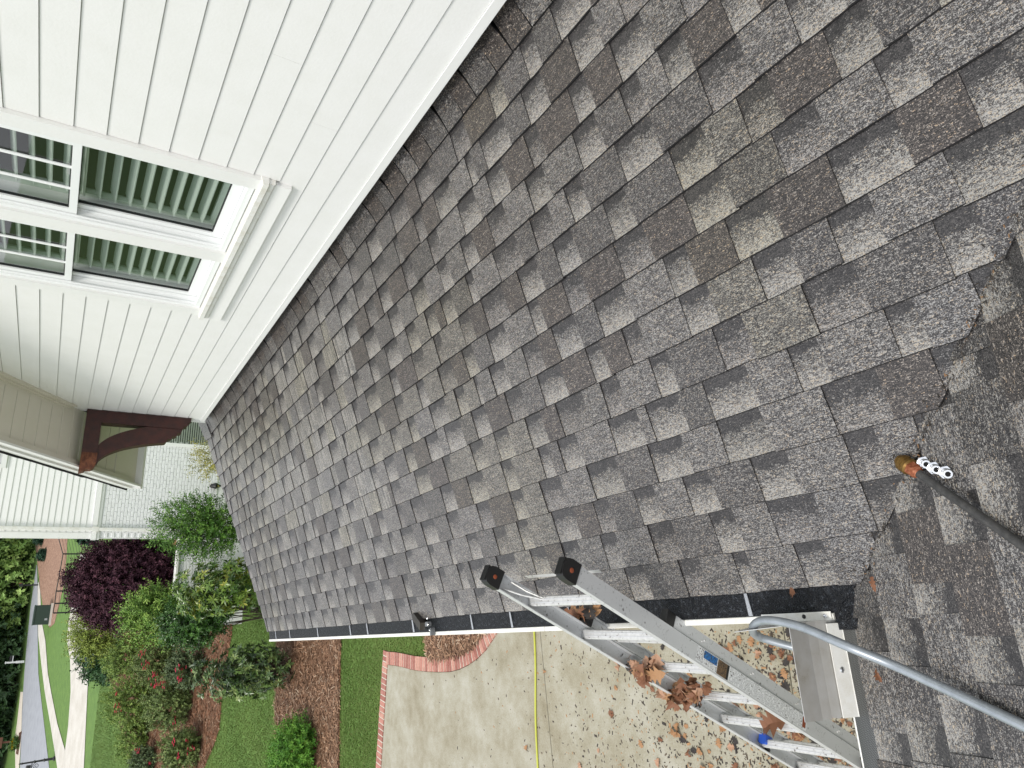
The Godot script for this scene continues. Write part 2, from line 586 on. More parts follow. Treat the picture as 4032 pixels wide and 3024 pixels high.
# ---------------------------------------------------------------- the house
const TA := Vector3(0.93633, 0.35112, 0)      # up the garage slope
const NA := Vector3(-0.35112, 0.93633, 0)
const TB := Vector3(0, 0.35112, 0.93633)      # up the nearer slope
const NB := Vector3(0, 0.93633, -0.35112)
const OA := Vector3(0.072, 2.85, 0)
const OB := Vector3(0, 2.85, -1.263)
const SA := Vector3(0, 0, -1)
const SB := Vector3(1, 0, 0)

func rake_y(z: float) -> float:               # underside of the barge board
	return 5.33 + 0.71 * (z + 6.777)

func wall_line(z: float) -> float:            # underside of the frieze on the wall
	return 5.386 + 0.70 * (z + 6.68)

func gable_y(z: float) -> float:
	return minf(wall_line(z), wall_line(-5.0 - z)) + 0.12

func sheared(mb: MB, x0: float, x1: float, za: float, zb: float, fy: Callable, lo: float, hi: float) -> void:
	mb.hexa([Vector3(x0, fy.call(za) + lo, za), Vector3(x1, fy.call(za) + lo, za), Vector3(x1, fy.call(za) + hi, za), Vector3(x0, fy.call(za) + hi, za),
		Vector3(x0, fy.call(zb) + lo, zb), Vector3(x1, fy.call(zb) + lo, zb), Vector3(x1, fy.call(zb) + hi, zb), Vector3(x0, fy.call(zb) + hi, zb)])

func clip_half(poly: PackedVector2Array, nrm: Vector2, d: float) -> PackedVector2Array:
	# keep the side where nrm . p <= d
	var out := PackedVector2Array()
	for i in poly.size():
		var a := poly[i]
		var b := poly[(i + 1) % poly.size()]
		var da := nrm.dot(a) - d
		var db := nrm.dot(b) - d
		if da <= 0.0:
			out.append(a)
		if (da < 0.0 and db > 0.0) or (da > 0.0 and db < 0.0):
			out.append(a.lerp(b, da / (da - db)))
	return out

# one shingle tab: outline in slope coordinates (along, up), lying on the deck with its butt raised
func add_tab(mb: MB, eb: MB, poly: PackedVector2Array, o: Vector3, sd: Vector3, td: Vector3, nd: Vector3, t0: float, h0: float, th: float, u0: float, top: float) -> void:
	var pts := []
	var uv := []
	var low := []
	for p in poly:
		var q := p
		var butt := p.y < t0 + 0.012
		# granules are worn off the lower edge, which is slightly rounded
		if butt:
			q.y += 0.0026
		pts.append(o + sd * q.x + td * q.y + nd * (h0 - (q.y - t0) * 0.06))
		low.append(o + sd * p.x + td * p.y + nd * (h0 - (0.0034 if butt else (p.y - t0) * 0.06)))
		uv.append(Vector2(q.x + u0, clampf((top - q.y) / 0.16, 0.0, 1.0)))
	var fn: Vector3 = (nd + td * 0.06).normalized()
	for i in range(1, pts.size() - 1):
		mb.tri(pts[0], pts[i], pts[i + 1], fn, uv[0], uv[i], uv[i + 1])
	var mid := Vector3.ZERO
	for p in pts:
		mid += p
	mid /= pts.size()
	for i in pts.size():
		var j := (i + 1) % pts.size()
		var a: Vector3 = pts[i]
		var b: Vector3 = pts[j]
		var en: Vector3 = (b - a).cross(nd).normalized()
		if en.dot((a + b) * 0.5 - mid) < 0.0:
			en = -en
		if en.dot(td) > 0.8:
			continue
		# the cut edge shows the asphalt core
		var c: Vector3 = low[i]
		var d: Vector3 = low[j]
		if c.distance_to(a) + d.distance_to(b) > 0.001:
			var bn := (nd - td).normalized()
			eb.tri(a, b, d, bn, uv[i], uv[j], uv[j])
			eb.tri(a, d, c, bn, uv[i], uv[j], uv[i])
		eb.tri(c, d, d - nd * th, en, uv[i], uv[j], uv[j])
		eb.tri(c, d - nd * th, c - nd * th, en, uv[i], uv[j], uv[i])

func build_roofs(h: Node3D) -> void:
	# decks
	var mb := MB.new()
	mb.prism([[8.05, -0.02], [1.282, -0.02], [-0.94, 2.35], [8.05, 2.35]], OA - NA * 0.05, SA, TA, NA * 0.05)
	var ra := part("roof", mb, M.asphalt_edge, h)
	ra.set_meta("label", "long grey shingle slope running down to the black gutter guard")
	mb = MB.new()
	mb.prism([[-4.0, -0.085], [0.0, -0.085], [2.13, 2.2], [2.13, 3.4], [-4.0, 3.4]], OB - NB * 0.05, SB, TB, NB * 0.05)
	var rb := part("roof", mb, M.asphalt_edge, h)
	rb.set_meta("label", "nearer grey shingle slope meeting the long slope at a valley")
	var r := RandomNumberGenerator.new()
	r.seed = 5150
	var patch := FastNoiseLite.new()
	patch.seed = 4
	patch.frequency = 0.55
	# pale mineral streaks washed down the middle of the long slope
	var sc := at_plane(1230, 1850, OA, NA) - OA
	var streak := Vector2(sc.dot(SA), sc.dot(TA))
	var list := []
	for side in 2:
		var o: Vector3 = [OA, OB][side]
		var sd: Vector3 = [SA, SB][side]
		var td: Vector3 = [TA, TB][side]
		var nd: Vector3 = [NA, NB][side]
		var e := [0.143, 0.1395][side] as float
		var base := [-0.017, -0.088][side] as float
		var rows := [15, 24][side] as int
		for k in rows:
			var t0 := base + e * k
			var smin := [1.0 - 0.9363 * t0 - 0.2, -3.9][side] as float
			var smax := [8.055, minf(0.10 + 0.9363 * (t0 + e), 2.12)][side] as float
			var x := smin - r.randf() * 0.25
			var high := r.randf() < 0.5
			var wave := r.randf() * TAU
			while x < smax:
				var w := r.randf_range(0.105, 0.225) if high else r.randf_range(0.075, 0.185)
				if r.randf() < 0.08:
					w *= 0.45
				var x1 := x + w
				# ragged butt edge
				var drop := r.randf_range(-0.0035, 0.0025) + 0.0025 * sin(x * 0.9 + wave)
				var poly := PackedVector2Array()
				var sk0 := r.randf_range(-0.004, 0.004)
				var sk1 := r.randf_range(-0.004, 0.004)
				poly.append(Vector2(x + 0.0012, t0 + drop + r.randf_range(0.0, 0.0015)))
				poly.append(Vector2(x + w * 0.35, t0 + drop + r.randf_range(-0.001, 0.001)))
				poly.append(Vector2(x + w * 0.7, t0 + drop + r.randf_range(-0.001, 0.001)))
				poly.append(Vector2(x1 - 0.0012, t0 + drop + r.randf_range(0.0, 0.0015)))
				poly.append(Vector2(x1 + sk1, t0 + e + 0.012))
				poly.append(Vector2(x + sk0, t0 + e + 0.012))
				if not high:
					# the base sheet runs on under the neighbouring tabs
					for q in [0, 5]:
						poly[q].x -= 0.01
					for q in [3, 4]:
						poly[q].x += 0.01
				var cut := r.randf_range(-0.004, 0.003)
				if side == 0:
					poly = clip_half(poly, Vector2(1, 0), 8.055)
					poly = clip_half(poly, Vector2(-1, -0.9363), -1.263 + 0.004 + cut)
				else:
					poly = clip_half(poly, Vector2(1, -0.9363), 0.072 + 0.035)
					poly = clip_half(poly, Vector2(1, 0), 2.125)
				var tone: String
				if high:
					var q := r.randf()
					tone = "pale" if q < 0.45 else ("mid" if q < 0.74 else "brown")
				else:
					tone = "low" if r.randf() < 0.72 else "low_dim"
				var wp := o + sd * (x + w * 0.5) + td * (t0 + e * 0.5)
				var pn := patch.get_noise_3d(wp.x, wp.y, wp.z)
				var ti := 0
				if pn > 0.26 and side == 0:
					ti = 2
				elif pn < -0.28:
					ti = 3 if side == 0 else 1
				if side == 0:
					var zone := Vector2((x - streak.x) / 1.9, (t0 - streak.y) / 0.62).length() + pn * 0.9
					if zone < 0.95 and r.randf() < 0.8 - zone * 0.5:
						tone = "streak"
						ti = [0, 0, 2, 3][r.randi() % 4]
				if ti > 0:
					pass
				elif r.randf() < 0.2:
					ti = 1
				if poly.size() > 2:
					var px := pixel_of(wp)
					var seen := px.x > -100 and px.x < 4130 and px.y > -100 and px.y < 3130
					list.append({"poly": poly, "side": side, "t0": t0, "h0": (0.0165 if high else 0.0125) + r.randf_range(-0.0008, 0.0014), "mat": "shingle_%s_%d" % [tone, ti],
						"u0": r.randf() * 7.0, "top": t0 + e + 0.004, "d": depth_of(wp) if seen else 99.0})
				x = x1
				high = not high
	list.sort_custom(func(a, b): return a.d < b.d)
	var rest := {}
	var rest_edge := MB.new()
	for i in list.size():
		var q = list[i]
		var o: Vector3 = [OA, OB][q.side]
		var sd: Vector3 = [SA, SB][q.side]
		var td: Vector3 = [TA, TB][q.side]
		var nd: Vector3 = [NA, NB][q.side]
		if i < 300:
			var one := MB.new()
			var edge := MB.new()
			add_tab(one, edge, q.poly, o, sd, td, nd, q.t0, q.h0, 0.0085, q.u0, q.top)
			var both := one.mesh(M[q.mat])
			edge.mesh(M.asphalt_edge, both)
			obj("shingle", both, null, [ra, rb][q.side])
		else:
			if not rest.has(q.mat):
				rest[q.mat] = MB.new()
			add_tab(rest[q.mat], rest_edge, q.poly, o, sd, td, nd, q.t0, q.h0, 0.0085, q.u0, q.top)
	var am := ArrayMesh.new()
	for k in rest:
		rest[k].mesh(M[k], am)
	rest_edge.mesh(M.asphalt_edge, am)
	var far := obj("shingles", am, null, ra)
	far.position = Vector3.ZERO
	far.set_meta("kind", "stuff")
	# starter strips along both eaves
	# row of bent flashing shingles against the wall
	var x := -1.2
	while x < 7.75:
		var w := r.randf_range(0.115, 0.165)
		var one := MB.new()
		var eb := MB.new()
		var bend := r.randf_range(-0.02, 0.02)
		var lean := 0.045 + r.randf_range(-0.008, 0.008)
		var rows := 4
		var prev := []
		for q in rows + 1:
			var f := q / float(rows)
			var tt := 2.122 + f * 0.20
			var sx := lean * f + bend * f * f
			var hh := 0.018 + 0.034 * pow(f, 3.0)
			prev.append([OA + SA * (x + sx + 0.0035) + TA * tt + NA * hh, OA + SA * (x + w + sx - 0.0035) + TA * tt + NA * (hh + 0.001)])
		for q in rows:
			var a: Vector3 = prev[q][0]; var b: Vector3 = prev[q][1]
			var c: Vector3 = prev[q + 1][1]; var d: Vector3 = prev[q + 1][0]
			var nn := (c - a).cross(d - b).normalized()
			if nn.dot(NA) < 0.0: nn = -nn
			var v0 := 0.3 + 0.6 * q / rows
			one.quad_uv(a, b, c, d, nn, Vector2(x, v0), Vector2(x + w, v0 + 0.15))
			for ed in [[a, d], [b, c]]:
				var en: Vector3 = SA if ed[0] == b else -SA
				eb.quad_uv(ed[0], ed[1], ed[1] - NA * 0.012, ed[0] - NA * 0.012, en)
		eb.quad_uv(prev[0][0], prev[0][1], prev[0][1] - NA * 0.016, prev[0][0] - NA * 0.016, -TA)
		var tn: String = ["mid", "brown", "mid", "brown", "pale"][r.randi() % 5]
		var both := one.mesh(M["shingle_%s_1" % tn])
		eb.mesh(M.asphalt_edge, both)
		obj("cap_shingle", both, null, ra)
		x += w
	mb = MB.new()
	mb.hexa([OA + SA * 7.76 + TA * 2.09 + NA * 0.004, OA + SA * 8.06 + TA * 2.12 + NA * 0.004, OA + SA * 8.1 + TA * 2.34 + NA * 0.004, OA + SA * 7.76 + TA * 2.36 + NA * 0.004,
		OA + SA * 7.76 + TA * 2.09 + NA * 0.024, OA + SA * 8.06 + TA * 2.12 + NA * 0.022, OA + SA * 8.1 + TA * 2.34 + NA * 0.03, OA + SA * 7.76 + TA * 2.36 + NA * 0.036])
	part("corner_flashing", mb, M.shingle_mid_0, ra)

func build_gutters(h: Node3D) -> void:
	# garage gutter along the long slope, then the short one along the nearer slope
	var mb := MB.new()
	mb.box(Vector3(0.058, 2.66, -8.05), Vector3(0.064, 2.815, -1.34))
	mb.box(Vector3(0.0, 2.66, -8.05), Vector3(0.058, 2.664, -1.36))
	mb.hexa([Vector3(0.0, 2.66, -8.05), Vector3(0.003, 2.66, -8.05), Vector3(-0.036, 2.815, -8.05), Vector3(-0.040, 2.815, -8.05),
		Vector3(0.0, 2.66, -1.36), Vector3(0.003, 2.66, -1.36), Vector3(-0.036, 2.815, -1.40), Vector3(-0.040, 2.815, -1.40)])
	mb.box(Vector3(-0.038, 2.66, -8.053), Vector3(0.064, 2.815, -8.05))
	var g := part("gutter", mb, M.gutter, h)
	var cuts := [-8.06, -6.4, -5.0, -3.98, -2.95, -2.05, -1.40]
	for i in cuts.size() - 1:
		mb = MB.new()
		mb.bar(Vector3(-0.036, 2.824 + 0.0012 * (i % 2), (cuts[i] + cuts[i + 1]) * 0.5), Vector3(0.0115, 0, 0), Vector3(0, 0.009, 0), Vector3(0, 0, (cuts[i + 1] - cuts[i]) * 0.5 - 0.0015), 0.004)
		part("gutter_lip", mb, M.gutter, g)
	var r := RandomNumberGenerator.new()
	r.seed = 12
	# guard panels, slightly dished
	var gc := [-8.05, -6.85, -5.63, -4.41, -3.19, -1.97, -1.66]
	for i in gc.size() - 1:
		mb = MB.new()
		var steps := 12
		for k in steps:
			var z0: float = lerpf(gc[i], gc[i + 1], k / float(steps)) + (0.001 if k == 0 else 0.0)
			var z1: float = lerpf(gc[i], gc[i + 1], (k + 1) / float(steps))
			var prof := []
			for q in 5:
				var f := q / 4.0
				var x := lerpf(0.112, -0.0265, f)
				var y := lerpf(2.858, 2.832, f) - 0.006 * sin(f * PI)
				prof.append([Vector3(x, y, z0), Vector3(-0.18 + 0.25 * (f - 0.5), 1, 0).normalized()])
			mb.sweep(prof, Vector3(0, 0, z1 - z0))
		part("gutter_guard", mb, M.guard, g)
	# woven corner piece and the strip along the nearer eave
	mb = MB.new()
	mb.quad_uv(Vector3(0.09, 2.857, -1.25), Vector3(-0.024, 2.8345, -1.396), Vector3(-0.075, 2.834, -1.396), Vector3(-0.075, 2.838, -1.29), Vector3(0, 1, 0))
	mb.quad_uv(Vector3(0.10, 2.862, -1.66), Vector3(-0.026, 2.834, -1.66), Vector3(-0.026, 2.834, -1.395), Vector3(0.075, 2.862, -1.26), Vector3(-0.2, 1, 0).normalized())
	part("gutter_guard", mb, M.guard, g)
	for q in [[1085, 2500], [1140, 2490], [1250, 2480], [1378, 2465], [1445, 2460], [1625, 2465], [1855, 2430], [2010, 2425], [2240, 2420], [2945, 2390]]:
		var p := at_y(q[0], q[1], 2.842)
		mb = MB.new()
		var wd := 0.0085 if p.z > -4.0 else 0.011
		mb.hexa([Vector3(0.080, 2.8495, p.z - wd * 0.6), Vector3(0.080, 2.8495, p.z + wd * 0.6), Vector3(0.080, 2.8515, p.z + wd * 0.6), Vector3(0.080, 2.8515, p.z - wd * 0.6),
			Vector3(-0.024, 2.8325, p.z - wd), Vector3(-0.024, 2.8325, p.z + wd), Vector3(-0.024, 2.8345, p.z + wd), Vector3(-0.024, 2.8345, p.z - wd)])
		part("strap", mb, M.strap, g)
	mb = MB.new()
	mb.box(Vector3(-4.0, 2.66, -1.335), Vector3(0.0, 2.80, -1.329))
	mb.box(Vector3(-4.0, 2.66, -1.37), Vector3(0.0, 2.664, -1.335))
	mb.hexa([Vector3(-4, 2.66, -1.37), Vector3(-4, 2.66, -1.373), Vector3(-4, 2.80, -1.412), Vector3(-4, 2.80, -1.409),
		Vector3(-0.04, 2.66, -1.37), Vector3(-0.04, 2.66, -1.373), Vector3(-0.04, 2.80, -1.412), Vector3(-0.04, 2.80, -1.409)])
	var g2 := part("gutter", mb, M.gutter, h)
	mb = MB.new()
	mb.bar(Vector3(-2.02, 2.807, -1.409), Vector3(0, 0, 0.007), Vector3(0, 0.007, 0), Vector3(1.98, 0, 0), 0.003)
	part("gutter_lip", mb, M.gutter, g2)
	mb = MB.new()
	for k in 40:
		var x0 := -4.0 + 0.1 * k
		var x1 := minf(x0 + 0.1, -0.026)
		var prof := []
		for q in 5:
			var f := q / 4.0
			prof.append([Vector3(x0, lerpf(2.835, 2.815, f) + 0.006 * sin(f * PI), lerpf(-1.31, -1.408, f)), Vector3(0, 1, -0.25 - 0.4 * (f - 0.5)).normalized()])
		mb.sweep(prof, Vector3(x1 - x0, 0, 0))
	part("gutter_guard", mb, M.mesh, g2)
	# fascia boards, soffits and the garage walls below
	mb = MB.new()
	mb.box(Vector3(0.066, 2.62, -8.03), Vector3(0.086, 2.80, -1.32))
	part("fascia", mb, M.trim, h)
	mb = MB.new()
	mb.box(Vector3(-4.0, 2.62, -1.327), Vector3(0.066, 2.79, -1.307))
	part("fascia", mb, M.trim, h)
	mb = MB.new()
	mb.box(Vector3(0.086, 2.622, -8.03), Vector3(0.46, 2.632, -0.9))
	part("soffit", mb, M.soffit, h)
	mb = MB.new()
	mb.box(Vector3(-4.0, 2.622, -1.307), Vector3(0.086, 2.632, -0.9))
	part("soffit", mb, M.soffit, h)
	mb = MB.new()
	mb.box(Vector3(0.45, 0.0, -7.62), Vector3(0.6, 2.622, -0.9))
	mb.box(Vector3(0.6, 0.0, -7.62), Vector3(2.4, 2.9, -7.47))
	part("garage_wall", mb, M.siding, h)
	mb = MB.new()
	mb.box(Vector3(-4.0, 0.0, -0.9), Vector3(0.6, 2.622, -0.75))
	part("garage_wall", mb, M.siding, h)
	# folded metal splash guard standing on the inside corner
	mb = MB.new()
	var pz := [[2.822, -1.400], [2.852, -1.402], [2.878, -1.408], [2.905, -1.418], [2.94, -1.424], [3.018, -1.424]]
	for i in pz.size() - 1:
		var a = pz[i]; var b = pz[i + 1]
		mb.hexa([Vector3(-0.046, a[0], a[1]), Vector3(-0.046, a[0], a[1] - 0.0016), Vector3(-0.046, b[0], b[1] - 0.0016), Vector3(-0.046, b[0], b[1]),
			Vector3(-0.313, a[0], a[1]), Vector3(-0.313, a[0], a[1] - 0.0016), Vector3(-0.309, b[0], b[1] - 0.0016), Vector3(-0.309, b[0], b[1])])
	var sg := part("splash_guard", mb, M.splash, h)
	mb = MB.new()
	mb.box(Vector3(-0.313, 2.8215, -1.386), Vector3(-0.05, 2.8235, -1.4))
	mb.hexa([Vector3(-0.313, 2.8235, -1.388), Vector3(-0.313, 2.8235, -1.390), Vector3(-0.312, 2.876, -1.4035), Vector3(-0.312, 2.876, -1.4015),
		Vector3(-0.055, 2.8235, -1.388), Vector3(-0.055, 2.8235, -1.390), Vector3(-0.055, 2.876, -1.4035), Vector3(-0.055, 2.876, -1.4015)])
	part("flange", mb, M.gutter, sg)
	mb = MB.new()
	mb.hexa([Vector3(-0.0455, 2.84, -1.424), Vector3(-0.0475, 2.84, -1.424), Vector3(-0.0535, 3.018, -1.424), Vector3(-0.0515, 3.018, -1.424),
		Vector3(-0.0455, 2.84, -1.655), Vector3(-0.0475, 2.84, -1.655), Vector3(-0.068, 3.018, -1.63), Vector3(-0.066, 3.018, -1.63)])
	part("side_panel", mb, M.splash, sg)
	mb = MB.new()
	mb.box(Vector3(-0.0475, 2.8385, -1.665), Vector3(-0.021, 2.8405, -1.405))
	part("flange", mb, M.gutter, sg)
	for q in [[-0.033, 2.8405, -1.50], [-0.034, 2.8405, -1.425]]:
		mb = MB.new()
		mb.lathe(Vector3(q[0], q[1], q[2]), Vector3.UP, [[0.0065, 0], [0.0065, 0.002], [0.004, 0.004], [0.0, 0.0042]], 10)
		part("screw", mb, M.black_plastic if q[2] < -1.45 else M.chrome, sg)
	mb = MB.new()
	mb.lathe(Vector3(-0.185, 2.852, -1.395), Vector3(0, 0.25, 0.97), [[0.008, 0], [0.008, 0.002], [0.005, 0.004], [0.0, 0.0042]], 10)
	part("screw", mb, M.chrome, sg)

func add_bar(mb: MB, a: Vector3, b: Vector3) -> void:
	mb.box(a, b)

func build_house() -> void:
	var h := thing("white_house", "white lap-siding house with twin shuttered windows, a wooden bracket and grey shingle garage roofs", "house", Vector3(2.3, 0, -3))
	build_roofs(h)
	build_gutters(h)
	var W := WALL_X
	# wall core with the window opening left free
	var mb := MB.new()
	var zy := func(pts): return pts.map(func(p): return [p[0], p[1]])
	for poly in [[[-3.2, 2.9], [3.0, 2.9], [3.0, gable_y(3.0)], [-2.5, gable_y(-2.5)], [-3.2, gable_y(-3.2)]],
			[[-7.62, 2.9], [-4.79, 2.9], [-4.79, gable_y(-4.79)], [-7.62, gable_y(-7.62)]],
			[[-4.79, 2.9], [-3.2, 2.9], [-3.2, 4.225], [-4.79, 4.225]],
			[[-4.79, 5.81], [-3.2, 5.81], [-3.2, gable_y(-3.2)], [-4.79, gable_y(-4.79)]]]:
		# keep the core above the shingles that run in below the siding
		for p in poly:
			if p[1] < 3.0:
				p[1] = 3.72
		mb.prism(poly, Vector3(W + 0.003, 0, 0), Vector3(0, 0, 1), Vector3.UP, Vector3(0.14, 0, 0))
	part("wall", mb, M.siding, h)
	mb = MB.new()
	mb.box(Vector3(W + 0.14, 2.9, -7.62), Vector3(W + 0.2, 3.72, 3.0))
	mb.box(Vector3(W + 0.143, 2.4, -7.62), Vector3(6.5, 4.9, -7.5))
	mb.box(Vector3(W + 0.143, 2.4, 2.9), Vector3(6.5, 4.5, 3.0))
	mb.box(Vector3(6.4, 0.0, -7.5), Vector3(6.5, 4.9, 2.9))
	part("wall", mb, M.siding, h)
	# lap siding, one board after another
	var r := RandomNumberGenerator.new()
	r.seed = 77
	for k in range(0, 36):
		var y0 := 3.755 + 0.1255 * k
		var y1 := y0 + 0.1220
		var zf := maxf(-7.62, -6.68 + (y0 - 5.386) / 0.70 - 0.05)
		var zn := minf(3.0, 1.68 - (y0 - 5.386) / 0.70 + 0.05)
		if zn - zf < 0.2:
			break
		var spans := [[zf, zn]]
		if y0 > 4.06 and y0 < 5.88:
			spans = [[zf, -4.872], [-3.113, zn]]
		for sp in spans:
			var pieces := [[sp[0], sp[1]]]
			if k in [2, 4, 7] and sp[1] > -2.0:
				var j: float = [-1.95, 0, -2.62, 0, -2.3, 0, 0, -0.7][k]
				pieces = [[sp[0], j - 0.0006], [j + 0.0006, sp[1]]]
			elif k in [1, 9] and sp[0] < -6.0:
				var j := -6.1 if k == 1 else -5.7
				pieces = [[sp[0], j - 0.0006], [j + 0.0006, sp[1]]]
			for q in pieces:
				mb = MB.new()
				var bo := W - 0.0085 - r.randf() * 0.001
				mb.hexa([Vector3(bo, y0, q[0]), Vector3(W + 0.002, y0, q[0]), Vector3(W + 0.002, y1, q[0]), Vector3(W - 0.0045, y1, q[0]),
					Vector3(bo, y0, q[1]), Vector3(W + 0.002, y0, q[1]), Vector3(W + 0.002, y1, q[1]), Vector3(W - 0.0045, y1, q[1])])
				part("siding_board", mb, M.siding, h)
	mb = MB.new()
	mb.bar(Vector3(W - 0.004, 3.733, -2.31), Vector3(0.011, 0, 0), Vector3(0, 0.0205, 0), Vector3(0, 0, 5.31), 0.001)
	part("skirt_board", mb, M.trim, h)
	mb = MB.new()
	mb.box(Vector3(W - 0.016, 3.70, -7.645), Vector3(W + 0.1, 4.72, -7.6))
	part("corner_board", mb, M.trim, h)
	# apron boards below the sill
	mb = MB.new()
	mb.hexa([Vector3(W - 0.030, 4.068, -4.93), Vector3(W, 4.068, -4.93), Vector3(W, 4.146, -4.93), Vector3(W - 0.024, 4.146, -4.93),
		Vector3(W - 0.030, 4.068, -3.128), Vector3(W, 4.068, -3.128), Vector3(W, 4.146, -3.128), Vector3(W - 0.024, 4.146, -3.128)])
	part("apron_board", mb, M.trim, h)
	build_windows(h)
	build_rake(h)

func build_windows(h: Node3D) -> void:
	var W := WALL_X
	var units := [[-3.94, -3.205], [-4.785, -4.05]]
	for ui in 2:
		var za: float = units[ui][0]
		var zb: float = units[ui][1]
		# casing boards round the opening (the mullion board belongs to the first window)
		var mb := MB.new()
		var face := W - 0.028
		if ui == 0:
			mb.box(Vector3(face, 4.18, zb), Vector3(W + 0.01, 5.90, zb + 0.09))
			mb.box(Vector3(face, 4.20, za - 0.11), Vector3(W + 0.02, 5.80, za))
			mb.box(Vector3(face - 0.001, 5.80, -4.785), Vector3(W + 0.01, 5.90, zb))
		else:
			mb.box(Vector3(face, 4.18, za - 0.087), Vector3(W + 0.01, 5.90, za))
		var win := part("window", mb, M.trim, h)
		if ui == 0:
			mb = MB.new()
			mb.hexa([Vector3(W - 0.052, 4.182, -4.89), Vector3(W + 0.06, 4.182, -4.89), Vector3(W + 0.06, 4.236, -4.89), Vector3(W - 0.052, 4.208, -4.89),
				Vector3(W - 0.052, 4.182, -3.108), Vector3(W + 0.06, 4.182, -3.108), Vector3(W + 0.06, 4.236, -3.108), Vector3(W - 0.052, 4.208, -3.108)])
			mb.bar(Vector3(W - 0.018, 4.165, -3.999), Vector3(0.02, 0, 0), Vector3(0, 0.016, 0), Vector3(0, 0, 0.885), 0.006)
			part("sill", mb, M.sill, win)
		# jambs with their ridged tracks
		mb = MB.new()
		for e in [[zb - 0.03, zb], [za, za + 0.03]]:
			mb.box(Vector3(W - 0.012, 4.226, e[0]), Vector3(W + 0.13, 5.80, e[1]))
		for e in [zb - 0.034, za + 0.034]:
			mb.box(Vector3(W + 0.040, 4.23, e - 0.006), Vector3(W + 0.046, 5.77, e + 0.006))
			mb.box(Vector3(W + 0.0, 4.23, e - 0.005), Vector3(W + 0.006, 5.77, e + 0.005))
		mb.box(Vector3(W - 0.012, 5.77, za + 0.03), Vector3(W + 0.13, 5.80, zb - 0.03))
		mb.box(Vector3(W - 0.012, 4.226, za + 0.03), Vector3(W + 0.13, 4.255, zb - 0.03))
		part("frame", mb, M.vinyl, win)
		for up in 2:
			var x0 := W + (0.048 if up == 0 else 0.008)
			var x1 := x0 + 0.03
			var ylo := 4.257 if up == 0 else 4.972
			var yhi := 5.012 if up == 0 else 5.768
			var zl := za + 0.036
			var zr := zb - 0.036
			mb = MB.new()
			var st := 0.042
			mb.box(Vector3(x0, ylo, zl), Vector3(x1, yhi, zl + st))
			mb.box(Vector3(x0, ylo, zr - st), Vector3(x1, yhi, zr))
			mb.box(Vector3(x0, ylo, zl + st), Vector3(x1, ylo + (0.055 if up == 0 else 0.036), zr - st))
			mb.box(Vector3(x0, yhi - 0.036, zl + st), Vector3(x1, yhi, zr - st))
			part("sash", mb, M.vinyl, win)
			var gy0 := ylo + (0.055 if up == 0 else 0.036)
			var gy1 := yhi - 0.036
			mb = MB.new()
			for e in [[gy0, gy0 + 0.006, zl + st, zr - st], [gy1 - 0.006, gy1, zl + st, zr - st], [gy0 + 0.006, gy1 - 0.006, zl + st, zl + st + 0.007], [gy0 + 0.006, gy1 - 0.006, zr - st - 0.006, zr - st]]:
				mb.box(Vector3(x0 + 0.009, e[0], e[2]), Vector3(x0 + 0.022, e[1], e[3]))
			part("gasket", mb, M.gasket, win)
			mb = MB.new()
			var gx := x0 + 0.014
			mb.quad_uv(Vector3(gx, gy0, zl + st), Vector3(gx, gy1, zl + st), Vector3(gx, gy1, zr - st), Vector3(gx, gy0, zr - st), Vector3(-1, 0, 0))
			part("pane", mb, M.glass, win)
			if up == 1:
				for f in [1, 2]:
					mb = MB.new()
					var zc := lerpf(zl + st, zr - st, f / 3.0)
					mb.bar(Vector3(gx - 0.006, (gy0 + gy1) * 0.5, zc), Vector3(0.005, 0, 0), Vector3(0, 0, 0.009), Vector3(0, (gy1 - gy0) * 0.5, 0), 0.003)
					part("muntin", mb, M.vinyl, win)
				mb = MB.new()
				mb.bar(Vector3(gx - 0.0065, 5.37, (za + zb) * 0.5), Vector3(0.005, 0, 0), Vector3(0, 0.009, 0), Vector3(0, 0, (zr - zl) * 0.5 - st), 0.003)
				part("muntin", mb, M.vinyl, win)
		mb = MB.new()
		mb.box(Vector3(W + 0.05, 5.014, (za + zb) * 0.5 - 0.03), Vector3(W + 0.078, 5.030, (za + zb) * 0.5 + 0.03))
		part("latch", mb, M.latch, win)
		mb = MB.new()
		for e in [[4.2, 5.84, zb - 0.028, zb + 0.03], [4.2, 5.84, za - 0.03, za + 0.028], [4.2, 4.25, za + 0.03, zb - 0.03], [5.78, 5.84, za + 0.03, zb - 0.03]]:
			mb.box(Vector3(W + 0.131, e[0], e[2]), Vector3(W + 0.185, e[1], e[3]))
		part("reveal", mb, M.shutter, win)
		# plantation shutter just inside the glass
		var sx := W + 0.135
		mb = MB.new()
		var z0 := za + 0.02
		var z1 := zb - 0.02
		z0 = za + 0.031
		z1 = zb - 0.031
		for e in [[4.256, 5.769, z0, z0 + 0.05], [4.256, 5.769, z1 - 0.05, z1], [4.256, 4.335, z0 + 0.05, z1 - 0.05], [5.70, 5.769, z0 + 0.05, z1 - 0.05]]:
			mb.box(Vector3(sx - 0.014, e[0], e[2]), Vector3(sx + 0.014, e[1], e[3]))
		part("shutter_frame", mb, M.shutter, win)
		for k in 24:
			var y := 4.385 + 0.0725 * k
			if y > 5.66:
				break
			mb = MB.new()
			var tilt := 0.36
			mb.bar(Vector3(sx, y, (z0 + z1) * 0.5), Vector3(cos(tilt), sin(tilt), 0) * 0.042, Vector3(-sin(tilt), cos(tilt), 0) * 0.0045, Vector3(0, 0, (z1 - z0) * 0.5 - 0.053), 0.003)
			part("louver", mb, M.shutter, win)
	# the room behind
	var mb := MB.new()
	var x0 := W + 0.145
	mb.box(Vector3(x0, 3.72, -5.7), Vector3(5.2, 3.8, -2.2))
	mb.box(Vector3(x0, 6.1, -5.7), Vector3(5.2, 6.18, -2.2))
